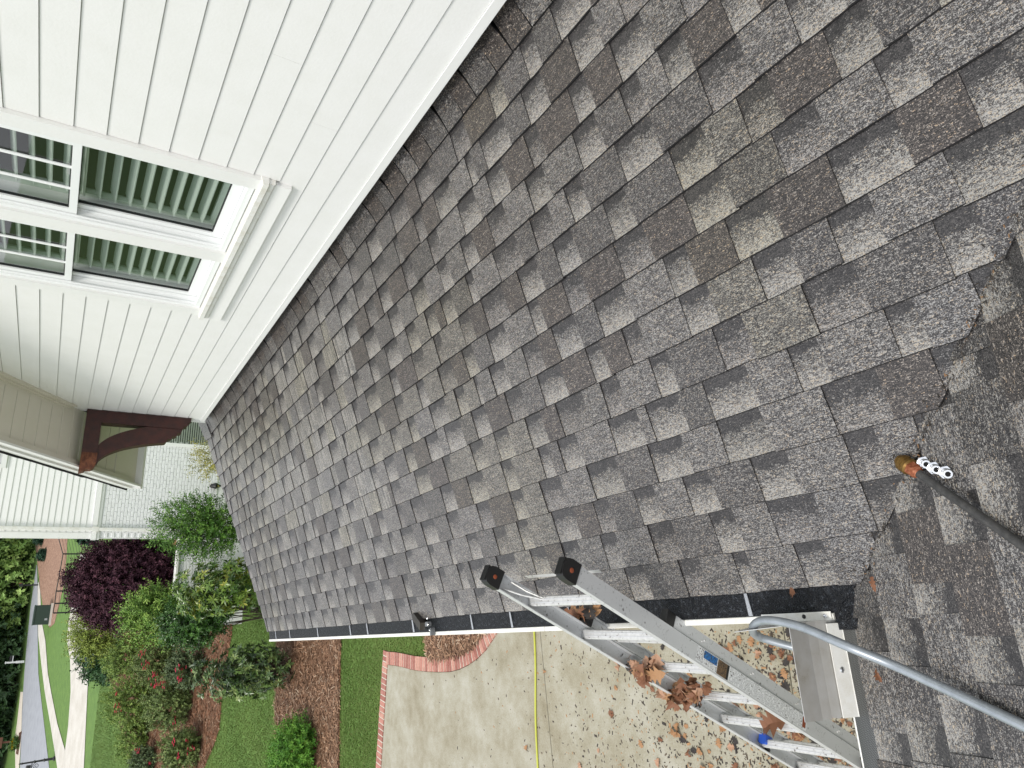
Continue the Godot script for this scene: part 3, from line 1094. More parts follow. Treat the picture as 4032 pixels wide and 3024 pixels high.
	mb.box(Vector3(5.12, 3.8, -5.7), Vector3(5.2, 6.1, -2.2))
	mb.box(Vector3(x0, 3.8, -5.7), Vector3(5.12, 6.1, -5.62))
	mb.box(Vector3(x0, 3.8, -2.28), Vector3(5.12, 6.1, -2.2))
	part("room", mb, M.room, h)

func build_rake(h: Node3D) -> void:
	var W := WALL_X
	# frieze moulding where the soffit meets the wall
	for e in [[0.0, 0.05, 0.022], [0.046, 0.085, 0.04], [0.081, 0.13, 0.062]]:
		var mb := MB.new()
		sheared(mb, W - e[2], W - 0.002, -7.46, -2.5, wall_line, e[0], e[1])
		part("frieze_moulding", mb, M.soffit, h)
	# soffit boards laid across the overhang
	var z := -8.13
	var first := true
	while z < -2.6:
		var zn := z + (0.118 if not first else 0.118)
		var mb := MB.new()
		sheared(mb, 1.606, W - 0.003, z + 0.004, zn - 0.004, rake_y, 0.072, 0.088)
		part("soffit_board", mb, M.soffit, h)
		z = zn
		first = false
	var mb := MB.new()
	sheared(mb, 1.606, W + 1.2, -8.43, -8.133, rake_y, 0.066, 0.088)
	part("soffit_board", mb, M.soffit, h)
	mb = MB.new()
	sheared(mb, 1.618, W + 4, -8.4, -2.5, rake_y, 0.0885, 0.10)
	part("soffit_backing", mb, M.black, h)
	# bed moulding, barge board and its upper strip
	mb = MB.new()
	sheared(mb, 1.606, 1.65, -8.3, -2.5, rake_y, 0.03, 0.071)
	part("bed_moulding", mb, M.soffit, h)
	mb = MB.new()
	sheared(mb, 1.586, 1.605, -8.45, -2.5, rake_y, 0.0, 0.145)
	part("barge_board", mb, M.trim, h)
	mb = MB.new()
	sheared(mb, 1.568, 1.5855, -8.45, -2.5, rake_y, 0.088, 0.162)
	part("barge_board", mb, M.trim, h)
	mb = MB.new()
	sheared(mb, 1.57, W + 4, -8.46, -8.432, rake_y, 0.004, 0.16)
	part("eave_board", mb, M.trim, h)
	# shingle edge on top, course by course
	var r := RandomNumberGenerator.new()
	r.seed = 3
	z = -8.49
	while z < -2.5:
		mb = MB.new()
		var zn := z + 0.117
		var fy := rake_y
		sheared(mb, 1.552 + r.randf() * 0.006, W + 4, z, zn, fy, 0.163 + r.randf() * 0.004, 0.178 + r.randf() * 0.008)
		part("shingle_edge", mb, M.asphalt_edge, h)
		z = zn
	mb = MB.new()
	for e in [[-8.5, -2.5], [-2.5, 3.5]]:
		var f: Callable = rake_y if e[0] < -3.0 else func(q): return rake_y(-5.0 - q)
		sheared(mb, 1.575, W + 4.3, e[0], e[1], f, 0.164, 0.172)
	part("upper_roof", mb, M.shingle_mid_0, h)
	# knee brace of stained cedar
	mb = MB.new()
	var zb := -7.655
	var along := Vector3(0, 0, 0.125)
	mb.prism([[2.134, 3.845], [2.134, 4.755], [2.015, 4.755], [2.015, 3.915], [2.045, 3.90], [2.05, 3.875], [2.085, 3.865], [2.095, 3.845]], Vector3(0, 0, zb), Vector3.RIGHT, Vector3.UP, along)
	var br := part("bracket", mb, M.cedar, h)
	br.set_meta("label", "dark stained cedar knee brace, worn bare at its outer end")
	mb = MB.new()
	mb.prism([[2.0145, 4.625], [2.0145, 4.755], [1.72, 4.755], [1.72, 4.625]], Vector3(0, 0, zb), Vector3.RIGHT, Vector3.UP, along)
	part("arm", mb, M.cedar, br)
	mb = MB.new()
	mb.prism([[1.7195, 4.625], [1.7195, 4.755], [1.535, 4.758], [1.545, 4.72], [1.562, 4.705], [1.565, 4.665], [1.582, 4.64], [1.62, 4.627]], Vector3(0, 0, zb), Vector3.RIGHT, Vector3.UP, along)
	var we := part("arm_end", mb, M.cedar_worn, br)
	we.set_meta("label", "weathered bare orange wood at the outer end of the arm")
	mb = MB.new()
	var outer := []
	var inner := []
	for i in 13:
		var f := i / 12.0
		var a := Vector2(1.63, 4.624).lerp(Vector2(1.80, 4.53), f).lerp(Vector2(1.80, 4.53).lerp(Vector2(1.865, 4.06), f), f)
		var b := Vector2(1.80, 4.624).lerp(Vector2(1.93, 4.54), f).lerp(Vector2(1.93, 4.54).lerp(Vector2(2.0145, 4.22), f), f)
		outer.append([a.x, a.y])
		inner.append([b.x, b.y])
	outer[0] = [1.61, 4.6245]
	inner.reverse()
	var ring := [[1.60, 4.6245]] + outer + [[1.875, 4.05], [1.90, 4.045], [1.905, 4.01], [1.935, 4.0], [1.94, 3.965], [1.97, 3.955], [1.975, 3.925], [2.0145, 3.915]] + inner
	ring.remove_at(0)
	mb.prism(ring, Vector3(0, 0, zb + 0.008), Vector3.RIGHT, Vector3.UP, Vector3(0, 0, 0.109))
	part("curved_brace", mb, M.cedar, br)

# ---------------------------------------------------------------- the yard
var beds := []        # outlines (x, z) where pine straw lies
var hard := []        # outlines of paving

func pix_outline(list: Array) -> PackedVector2Array:
	var out := PackedVector2Array()
	for q in list:
		out.append(gxz(q[0], q[1]))
	return out

# a sheet following the ground
func sheet(mb: MB, outline: PackedVector2Array, lift: float) -> void:
	var cuts := [60.0, -14.0, -14.5, -15.0, -15.5, -16.0, -22.0, -40.0, -90.0, -400.0]
	for i in cuts.size() - 1:
		var strip := PackedVector2Array([Vector2(-400, cuts[i]), Vector2(400, cuts[i]), Vector2(400, cuts[i + 1]), Vector2(-400, cuts[i + 1])])
		for poly in Geometry2D.intersect_polygons(outline, strip):
			var ids := Geometry2D.triangulate_polygon(poly)
			for k in range(0, ids.size(), 3):
				var p := []
				for j in 3:
					var q: Vector2 = poly[ids[k + j]]
					p.append(Vector3(q.x, terrain(q.y) + lift, q.y))
				var nn: Vector3 = (p[2] - p[0]).cross(p[1] - p[0])
				if nn.length() < 1e-9:
					continue
				nn = nn.normalized()
				if nn.y < 0.0: nn = -nn
				mb.tri(p[0], p[1], p[2], nn, poly[ids[k]], poly[ids[k + 1]], poly[ids[k + 2]])

func inside_any(p: Vector2, list: Array) -> bool:
	for o in list:
		if Geometry2D.is_point_in_polygon(p, o):
			return true
	return false

func line_at(a: Vector2, b: Vector2, x: float) -> Vector2:
	return a.lerp(b, (x - a.x) / (b.x - a.x))

func build_yard() -> void:
	var mb := MB.new()
	sheet(mb, PackedVector2Array([Vector2(-140, 50), Vector2(120, 50), Vector2(120, -260), Vector2(-140, -260)]), 0.0)
	structure("lawn", mb, M.lawn)
	# --- driveway of three concrete slabs
	var curve := []
	for q in [[1532, 2618], [1560, 2621], [1589, 2627], [1636, 2639], [1684, 2645], [1731, 2647], [1778, 2646], [1816, 2636], [1849, 2620], [1887, 2594], [1920, 2561], [1945, 2524], [1967, 2490]]:
		curve.append(gxz(q[0], q[1]))
	var fa := gxz(1532, 2618)
	var fb := gxz(1508, 3000)
	var far_l := line_at(fa, fb, -9.0)
	var last: Vector2 = curve[curve.size() - 1]
	var end: Vector2 = last + (last - curve[curve.size() - 2]).normalized() * 0.9
	end.x = minf(end.x, 0.44)
	var j1a := gxz(2133, 2488)
	var j1b := gxz(2185, 3024)
	var j2a := gxz(3091, 2469)
	var j2b := gxz(3171, 3024)
	var g := 0.006
	var d := Vector2(0, g)
	var slabs := []
	var p1 := PackedVector2Array([far_l])
	for q in curve:
		p1.append(q)
	p1.append(end)
	p1.append(line_at(j1a, j1b, 0.44) - d)
	p1.append(line_at(j1a, j1b, -9.0) - d)
	slabs.append(p1)
	slabs.append(PackedVector2Array([line_at(j1a, j1b, -9.0) + d, line_at(j1a, j1b, 0.44) + d, line_at(j2a, j2b, 0.44) - d, line_at(j2a, j2b, -9.0) - d]))
	slabs.append(PackedVector2Array([line_at(j2a, j2b, -9.0) + d, line_at(j2a, j2b, 0.44) + d, Vector2(0.44, -0.9), Vector2(-4, -0.9), Vector2(-4, 2), Vector2(-9, 2)]))
	mb = MB.new()
	for sl in slabs:
		var big := Geometry2D.offset_polygon(sl, 0.01)
		sheet(mb, big[0], 0.006)
	var drive := structure("driveway", mb, M.joint)
	for sl in slabs:
		mb = MB.new()
		var ring := []
		for q in sl:
			ring.append([q.x, q.y])
		mb.prism(ring, Vector3(0, 0.0085, 0), Vector3(1, 0, 0), Vector3(0, 0, 1), Vector3(0, 0.0135, 0))
		part("concrete_slab", mb, M.concrete, drive)
		hard.append(sl)
	# --- brick edging set on edge round the slab
	var be := thing("brick_edging", "red brick edging in a single row round the concrete driveway corner", "edging", Vector3(fa.x, 0, fa.y))
	var bm := MB.new()
	bm.bar(Vector3.ZERO, Vector3(0.0355, 0, 0), Vector3(0, 0.03, 0), Vector3(0, 0, 0.098), 0.004)
	var bmesh := bm.mesh()
	var r := RandomNumberGenerator.new()
	r.seed = 8
	var path := [far_l + (far_l - fa).normalized() * 0.0, fa]
	var spots := []
	var dir := (far_l - fa).normalized()
	var nrm := Vector2(-dir.y, dir.x)
	if nrm.y > 0.0: nrm = -nrm
	var x := -0.16
	while x < fa.distance_to(far_l):
		spots.append([fa + dir * x + nrm * 0.105, nrm])
		x += 0.0865
	var run := 0.05
	var acc := 0.0
	for i in curve.size():
		var a: Vector2 = curve[i]
		var b: Vector2 = curve[i + 1] if i + 1 < curve.size() else end
		var sd := (b - a).normalized()
		var on := Vector2(-sd.y, sd.x)
		if on.x < 0.0: on = -on
		var ln := a.distance_to(b)
		while acc < ln:
			spots.append([a + sd * acc + on * 0.105, on])
			acc += 0.0865
		acc -= ln
	for i in range(1, spots.size()):
		# ease the direction round the bend
		if i + 1 < spots.size():
			spots[i][1] = (spots[i - 1][1] + spots[i][1] + spots[i + 1][1]).normalized() if spots[i - 1][1].dot(spots[i + 1][1]) > 0.5 else spots[i][1]
	for sp in spots:
		var o := obj("brick", bmesh, M["brick_%d" % (r.randi() % 4)], be)
		var p: Vector2 = sp[0]
		o.position = Vector3(p.x, 0.006 + r.randf_range(-0.002, 0.002), p.y) - be.position
		o.rotation.y = atan2(sp[1].x, sp[1].y) + r.randf_range(-0.02, 0.02)
	mb = MB.new()
	for i in spots.size() - 1:
		var a: Vector2 = spots[i][0]
		var b: Vector2 = spots[i + 1][0]
		if a.distance_to(b) > 0.3:
			continue
		var na: Vector2 = spots[i][1] * 0.097
		var nb: Vector2 = spots[i + 1][1] * 0.097
		mb.hexa([Vector3(a.x - na.x, -0.03, a.y - na.y), Vector3(b.x - nb.x, -0.03, b.y - nb.y), Vector3(b.x + nb.x, -0.03, b.y + nb.y), Vector3(a.x + na.x, -0.03, a.y + na.y),
			Vector3(a.x - na.x, 0.0305, a.y - na.y), Vector3(b.x - nb.x, 0.0305, b.y - nb.y), Vector3(b.x + nb.x, 0.0305, b.y + nb.y), Vector3(a.x + na.x, 0.0305, a.y + na.y)])
	part("mortar", mb, M.mortar, be)
	# --- straw beds
	beds.append(pix_outline([[1350, 2380], [1346, 2506], [1342, 2700], [1338, 3024], [1336, 3260], [1100, 3260], [1093, 3024], [1086, 2802], [1093, 2525], [1105, 2380]]))
	var small := [[1683, 2488], [1693, 2592]]
	var sb := pix_outline(small)
	for i in range(5, curve.size()):
		var a: Vector2 = curve[i]
		var b: Vector2 = curve[i - 1]
		var sd := (a - b).normalized()
		var on := Vector2(-sd.y, sd.x)
		if on.x < 0.0: on = -on
		sb.append(a + on * 0.19)
	sb.append(Vector2(0.44, sb[sb.size() - 1].y))
	sb.append(Vector2(0.44, sb[0].y))
	beds.append(sb)
	beds.append(pix_outline([[945, 2080], [950, 2250], [920, 2384], [915, 2498], [895, 2598], [878, 2722], [865, 2871], [845, 2930], [806, 3020], [760, 3110],
		[570, 3110], [556, 3010], [500, 2975], [484, 2886], [464, 2790], [446, 2690], [380, 2650], [375, 2500], [420, 2400], [600, 2300], [700, 2100]]))
	for b in beds:
		mb = MB.new()
		sheet(mb, b, 0.012)
		structure("straw_bed", mb, M.straw)
	# --- walks, street and the mulched bank
	var walks := [
		[[352, 2560], [350, 2640], [346, 2724], [332, 3024], [325, 3180], [248, 3180], [258, 2955], [270, 2860], [280, 2724], [278, 2600], [265, 2520], [272, 2450], [282, 2390], [300, 2300], [318, 2180], [345, 2180], [352, 2400]],
		[[258, 2953], [228, 2850], [203, 2724], [190, 2650], [180, 2520], [168, 2460], [162, 2380], [160, 2330], [154, 2290], [150, 2300], [150, 2380], [152, 2500], [165, 2620], [178, 2724], [200, 2850], [228, 3024], [240, 3180], [252, 3180]]]
	for i in 2:
		mb = MB.new()
		var o := pix_outline(walks[i])
		hard.append(o)
		sheet(mb, o, 0.02 + 0.004 * i)
		structure("walk", mb, M.walk)
	mb = MB.new()
	var st := pix_outline([[147, 2225], [150, 2380], [149, 2460], [152, 2650], [160, 2724], [195, 3024], [215, 3160], [70, 3160], [80, 3024], [92, 2724], [97, 2650], [105, 2550], [120, 2400], [134, 2300], [144, 2225]])
	hard.append(st)
	sheet(mb, st, 0.016)
	structure("street", mb, M.asphalt)
	mb = MB.new()
	var dr := pix_outline([[92, 2724], [88, 2800], [85, 2900], [76, 3030], [62, 3030], [60, 2900], [68, 2850], [82, 2724]])
	sheet(mb, dr, 0.02)
	structure("far_driveway", mb, M.mortar)
	mb = MB.new()
	var bank := pix_outline([[138, 2060], [140, 2150], [150, 2235], [160, 2330], [170, 2390], [196, 2472], [215, 2455], [232, 2390], [252, 2300], [262, 2200], [270, 2060]])
	sheet(mb, bank, 0.012)
	structure("mulch_bank", mb, M.mulch)
	hard.append(bank)
	# --- pine needles lying on the beds
	var needle := MB.new()
	var npts := [Vector3(-0.075, 0, 0), Vector3(-0.02, 0.004, 0.012), Vector3(0.03, 0.004, 0.010), Vector3(0.075, 0, -0.006)]
	for i in 3:
		var w := 0.005
		needle.quad_uv(npts[i] + Vector3(0, 0, w), npts[i + 1] + Vector3(0, 0, w), npts[i + 1] - Vector3(0, 0, w), npts[i] - Vector3(0, 0, w), Vector3.UP)
	var tf := []
	var cl := []
	for bi in 3:
		var b: PackedVector2Array = beds[bi]
		var count := [18000, 6000, 70000][bi] as int
		var lo := Vector2(99, 99)
		var hi := Vector2(-99, -99)
		for p in b:
			lo = lo.min(p)
			hi = hi.max(p)
		lo.x = maxf(lo.x, -6.5)
		hi.x = minf(hi.x, 3.0)
		for i in count:
			var p := Vector2(r.randf_range(lo.x, hi.x), r.randf_range(lo.y, hi.y))
			if not Geometry2D.is_point_in_polygon(p, b):
				continue
			var bs := Basis.from_euler(Vector3(r.randf_range(-0.25, 0.25), r.randf() * TAU, r.randf_range(-0.3, 0.3))).scaled(Vector3.ONE * r.randf_range(0.8, 1.6))
			tf.append(Transform3D(bs, Vector3(p.x, terrain(p.y) + r.randf_range(0.016, 0.05), p.y)))
			var k := r.randf()
			cl.append(Color(0.13, 0.068, 0.038).lerp(Color(0.42, 0.25, 0.15), k * k) if r.randf() < 0.93 else Color(0.46, 0.34, 0.24))
	scatter("pine_straw", needle.mesh(), M.dead_leaf, tf, cl)
	# --- grass
	var blade := MB.new()
	for i in 7:
		var a := TAU * i / 7.0 + 0.4 * i
		var out := Vector3(cos(a), 0, sin(a))
		var b0 := out * r.randf_range(0.0, 0.02)
		var hgt := r.randf_range(0.018, 0.034)
		var tip := b0 + out * r.randf_range(0.008, 0.03) + Vector3.UP * hgt
		var sd := out.cross(Vector3.UP) * 0.0028
		blade.tri(b0 + sd, b0 - sd, tip, (out * 0.15 + Vector3.UP).normalized())
	tf = []
	cl = []
	var tone := FastNoiseLite.new()
	tone.seed = 6
	tone.frequency = 0.35
	for i in 330000:
		var z := -9.8 - 26.0 * pow(r.randf(), 1.25)
		var p := Vector2(r.randf_range(-2.2 + z * 0.11, 1.2 - (z + 9.8) * 0.12), z)
		if inside_any(p, beds) or inside_any(p, hard):
			continue
		var px := pixel_of(Vector3(p.x, terrain(z), z))
		if px.y < 2080 or px.y > 3100 or px.x < 250:
			continue
		var bs := Basis(Vector3.UP, r.randf() * TAU).scaled(Vector3(1, r.randf_range(0.6, 1.25), 1) * r.randf_range(0.55, 1.0))
		tf.append(Transform3D(bs, Vector3(p.x, terrain(z), z)))
		var k := clampf(0.32 + r.randf() * 0.3 + tone.get_noise_2d(p.x, p.y) * 0.6, 0.0, 1.0)
		cl.append(Color(0.085, 0.15, 0.028).lerp(Color(0.20, 0.28, 0.075), k) if r.randf() < 0.95 else Color(0.27, 0.30, 0.12))
	scatter("grass", blade.mesh(), M.grass, tf, cl)

func scatter(called: String, mesh: Mesh, material: Material, tf: Array, cl: Array) -> MultiMeshInstance3D:
	var mm := MultiMesh.new()
	mm.transform_format = MultiMesh.TRANSFORM_3D
	mm.use_colors = true
	mm.mesh = mesh
	mm.instance_count = tf.size()
	for i in tf.size():
		mm.set_instance_transform(i, tf[i])
		mm.set_instance_color(i, cl[i])
	var o := MultiMeshInstance3D.new()
	o.name = numbered(called)
	o.multimesh = mm
	o.material_override = material
	add_child(o)
	o.set_meta("kind", "stuff")
	var say := {"pine_straw": ["loose brown pine needles covering the planting beds", "pine straw"], "grass": ["short green mown grass blades of the lawn", "grass"],
		"roof_grit": ["dark grit, loose granules and needles lying along the roof valley", "grit"], "leaf_crumbs": ["dark crumbs of broken leaves scattered over the concrete driveway", "leaf litter"]}
	tag(o, say[called][0], say[called][1])
	return o

# ---------------------------------------------------------------- the wing at the far end of the house
func lay_bricks(parent: Node3D, x0: float, x1: float, y0: float, y1: float, z: float, wanted: Callable, limit: int, sd: int) -> void:
	var bm := MB.new()
	bm.bar(Vector3.ZERO, Vector3(0, 0.0315, 0), Vector3(0, 0, 0.009), Vector3(0.0985, 0, 0), 0.004)
	var bmesh := bm.mesh()
	var rest := MB.new()
	var r := RandomNumberGenerator.new()
	r.seed = sd
	var made := 0
	var row := 0
	var y := y0 + 0.035
	while y < y1 - 0.03:
		var x := x0 + 0.1 + (0.105 if row % 2 else 0.0)
		while x < x1 - 0.09:
			var p := Vector3(x, y, z + r.randf_range(-0.002, 0.003))
			if wanted.call(p):
				if made < limit:
					var o := obj("brick", bmesh, M.white_brick, parent)
					o.position = p - parent.position
					made += 1
				else:
					rest.bar(p, Vector3(0, 0.0315, 0), Vector3(0, 0, 0.009), Vector3(0.0985, 0, 0), 0.004)
			x += 0.209
		y += 0.0735
		row += 1
	if rest.v.size() > 0:
		var o := part("bricks", rest, M.white_brick, parent)
		o.set_meta("kind", "stuff")

func build_wing() -> void:
	var Z := -20.0
	var h := thing("white_wing", "white house wing with lap siding above painted brick and a corner downspout", "house", Vector3(5.5, terrain(Z), Z - 2))
	var mb := MB.new()
	mb.box(Vector3(2.5, 0.3, Z - 0.25), Vector3(9.5, 9.0, Z - 0.012))
	mb.box(Vector3(3.75, 0.3, Z - 8), Vector3(4.0, 9.0, Z - 0.25))
	part("wall", mb, M.white_brick, h)
	for k in 34:
		var y0 := 4.165 + 0.132 * k
		mb = MB.new()
		mb.hexa([Vector3(2.6, y0, Z + 0.010), Vector3(2.6, y0, Z - 0.013), Vector3(2.6, y0 + 0.147, Z - 0.013), Vector3(2.6, y0 + 0.147, Z - 0.004),
			Vector3(9.5, y0, Z + 0.010), Vector3(9.5, y0, Z - 0.013), Vector3(9.5, y0 + 0.147, Z - 0.013), Vector3(9.5, y0 + 0.147, Z - 0.004)])
		part("siding_board", mb, M.siding, h)
	mb = MB.new()
	mb.box(Vector3(2.47, 4.165, Z - 0.1), Vector3(2.6, 9.0, Z + 0.018))
	part("corner_board", mb, M.trim, h)
	mb = MB.new()
	mb.box(Vector3(2.44, 4.055, Z - 0.1), Vector3(9.5, 4.16, Z + 0.045))
	mb.box(Vector3(2.45, 3.99, Z - 0.1), Vector3(9.5, 4.053, Z + 0.02))
	part("water_table", mb, M.trim, h)
	lay_bricks(h, 2.5, 6.0, terrain(Z) - 0.05, 3.985, Z - 0.006, func(p):
		var q := pixel_of(p)
		return q.x < 860 and q.y > 1690 and not (p.x > 4.92), 300, 5)
	# downspout
	mb = MB.new()
	mb.bar(Vector3(2.68, 5.4, Z + 0.085), Vector3(0.04, 0, 0), Vector3(0, 0, 0.03), Vector3(0, 3.6, 0), 0.01)
	mb.bar(Vector3(2.68, 1.2, Z + 0.072), Vector3(0.038, 0, 0), Vector3(0, 0, 0.03), Vector3(0, 0.7, 0), 0.01)
	part("downspout", mb, M.gutter, h)
	for y in [4.02, 2.3]:
		mb = MB.new()
		mb.box(Vector3(2.625, y, Z + 0.0), Vector3(2.735, y + 0.14 if y > 3 else y + 0.03, Z + 0.118))
		part("bracket", mb, M.sill, h)
	# recessed window with blinds, and one higher up
	for e in [[4.95, 6.4, 1.4, 3.3], [4.15, 5.1, 6.16, 7.6]]:
		mb = MB.new()
		var fx := 0.09
		mb.box(Vector3(e[0] - fx, e[2] - 0.1, Z - 0.02), Vector3(e[0], e[3] + 0.1, Z + 0.035))
		mb.box(Vector3(e[1], e[2] - 0.1, Z - 0.02), Vector3(e[1] + fx, e[3] + 0.1, Z + 0.035))
		mb.box(Vector3(e[0], e[3], Z - 0.02), Vector3(e[1], e[3] + 0.1, Z + 0.034))
		mb.box(Vector3(e[0], e[2] - 0.1, Z - 0.02), Vector3(e[1], e[2], Z + 0.036))
		var wn := part("window", mb, M.trim, h)
		mb = MB.new()
		mb.box(Vector3(e[0], e[2], Z - 0.012), Vector3(e[1], e[3], Z - 0.008))
		part("backing", mb, M.gasket, wn)
		var y: float = e[2] + 0.02
		while y < e[3] - 0.02:
			mb = MB.new()
			mb.hexa([Vector3(e[0], y, Z - 0.004), Vector3(e[0], y + 0.004, Z - 0.004), Vector3(e[0], y + 0.034, Z + 0.008), Vector3(e[0], y + 0.03, Z + 0.008),
				Vector3(e[1], y, Z - 0.004), Vector3(e[1], y + 0.004, Z - 0.004), Vector3(e[1], y + 0.034, Z + 0.008), Vector3(e[1], y + 0.03, Z + 0.008)])
			part("blind_slat", mb, M.slat, wn)
			y += 0.055
		mb = MB.new()
		mb.box(Vector3((e[0] + e[1]) * 0.5 - 0.03, e[2], Z + 0.010), Vector3((e[0] + e[1]) * 0.5 + 0.03, e[3], Z + 0.03))
		part("mullion", mb, M.gasket, wn)
		mb = MB.new()
		mb.quad_uv(Vector3(e[0], e[2], Z + 0.0145), Vector3(e[0], e[3], Z + 0.0145), Vector3(e[1], e[3], Z + 0.0145), Vector3(e[1], e[2], Z + 0.0145), Vector3(0, 0, 1))
		part("pane", mb, M.glass, wn)
	var lp := at_z(840, 1915, Z)
	mb = MB.new()
	mb.lathe(lp + Vector3(0, 0.09, 0.05), Vector3(0, -1, 0.25).normalized(), [[0.0, 0.0], [0.05, 0.02], [0.065, 0.08], [0.085, 0.14], [0.05, 0.2], [0.012, 0.28], [0.0, 0.29]], 10)
	mb.box(lp + Vector3(-0.03, 0.0, -0.01), lp + Vector3(0.03, 0.09, 0.05))
	part("wall_fixture", mb, M.black_plastic, h)
	# low wall running out from the corner
	var zl := -19.75
	var w := thing("garden_wall", "low white brick wall with a flat cap behind the green shrubs", "wall", Vector3(1.4, terrain(zl), zl))
	mb = MB.new()
	mb.box(Vector3(0.35, 0.4, zl - 0.2), Vector3(2.48, 2.205, zl - 0.012))
	part("core", mb, M.white_brick, w)
	lay_bricks(w, 0.35, 2.48, terrain(zl) - 0.05, 2.2, zl - 0.006, func(p): return p.y > 1.0, 300, 15)
	var cx := 0.3
	while cx < 2.45:
		mb = MB.new()
		mb.bar(Vector3(cx + 0.27, 2.235, zl - 0.1), Vector3(0, 0.03, 0), Vector3(0, 0, 0.15), Vector3(0.268, 0, 0), 0.008)
		part("cap_stone", mb, M.sill, w)
		cx += 0.54

# ---------------------------------------------------------------- extension ladder
const L0 := Vector3(-0.0999, 2.85, -2.255)
const LD := Vector3(0.4479, 0.8897, 0.0883)
const LS := Vector3(0.0333, 0.0821, -0.9961)
const LN := Vector3(0.8935, -0.4491, -0.0072)

func lp(sv: float, t: float, n: float) -> Vector3:
	return L0 + LS * sv + LD * t + LN * n

# where a pixel meets the outer face of the nearer rail: (t, n)
func on_rail(px: float, py: float) -> Vector2:
	var p := at_plane(px, py, L0 - LS * 0.237, LS) - L0
	return Vector2(p.dot(LD), p.dot(LN))

func channel(mb: MB, sv: float, t0: float, t1: float, n0: float, n1: float, inward: float) -> void:
	var th := 0.0035
	var o := lp(sv, t0, 0)
	var up := LD * (t1 - t0)
	mb.prism([[0, n0], [0, n1], [inward, n1], [inward, n1 - th], [th * signf(inward), n1 - th], [th * signf(inward), n0 + th], [inward, n0 + th], [inward, n0]], o, LS, LN, up)

func print_tex(sd: int, paper: Color, ink: Color, size: Vector2i) -> ImageTexture:
	var r := RandomNumberGenerator.new()
	r.seed = sd
	var im := Image.create(size.x, size.y, false, Image.FORMAT_RGB8)
	im.fill(paper)
	var x := 4
	while x < size.x - 4:
		var y := 4
		while y < size.y - 6:
			var w := r.randi_range(3, 14)
			if r.randf() < 0.8:
				im.fill_rect(Rect2i(x, y, 2, w), ink)
			y += w + 3
		x += 5
	for i in 60:
		im.fill_rect(Rect2i(r.randi() % size.x, r.randi() % size.y, r.randi_range(2, 7), r.randi_range(2, 6)), s(60, 52, 46))
	return ImageTexture.create_from_image(im)

func decal(called: String, t0: float, t1: float, n0: float, n1: float, lift: float, m: Material, parent: Node, sv := -0.2344) -> MeshInstance3D:
	var mb := MB.new()
	var k := sv - (0.0006 + lift)
	mb.quad_uv(lp(k, t1, n0), lp(k, t0, n0), lp(k, t0, n1), lp(k, t1, n1), -LS)
	return part(called, mb, m, parent)

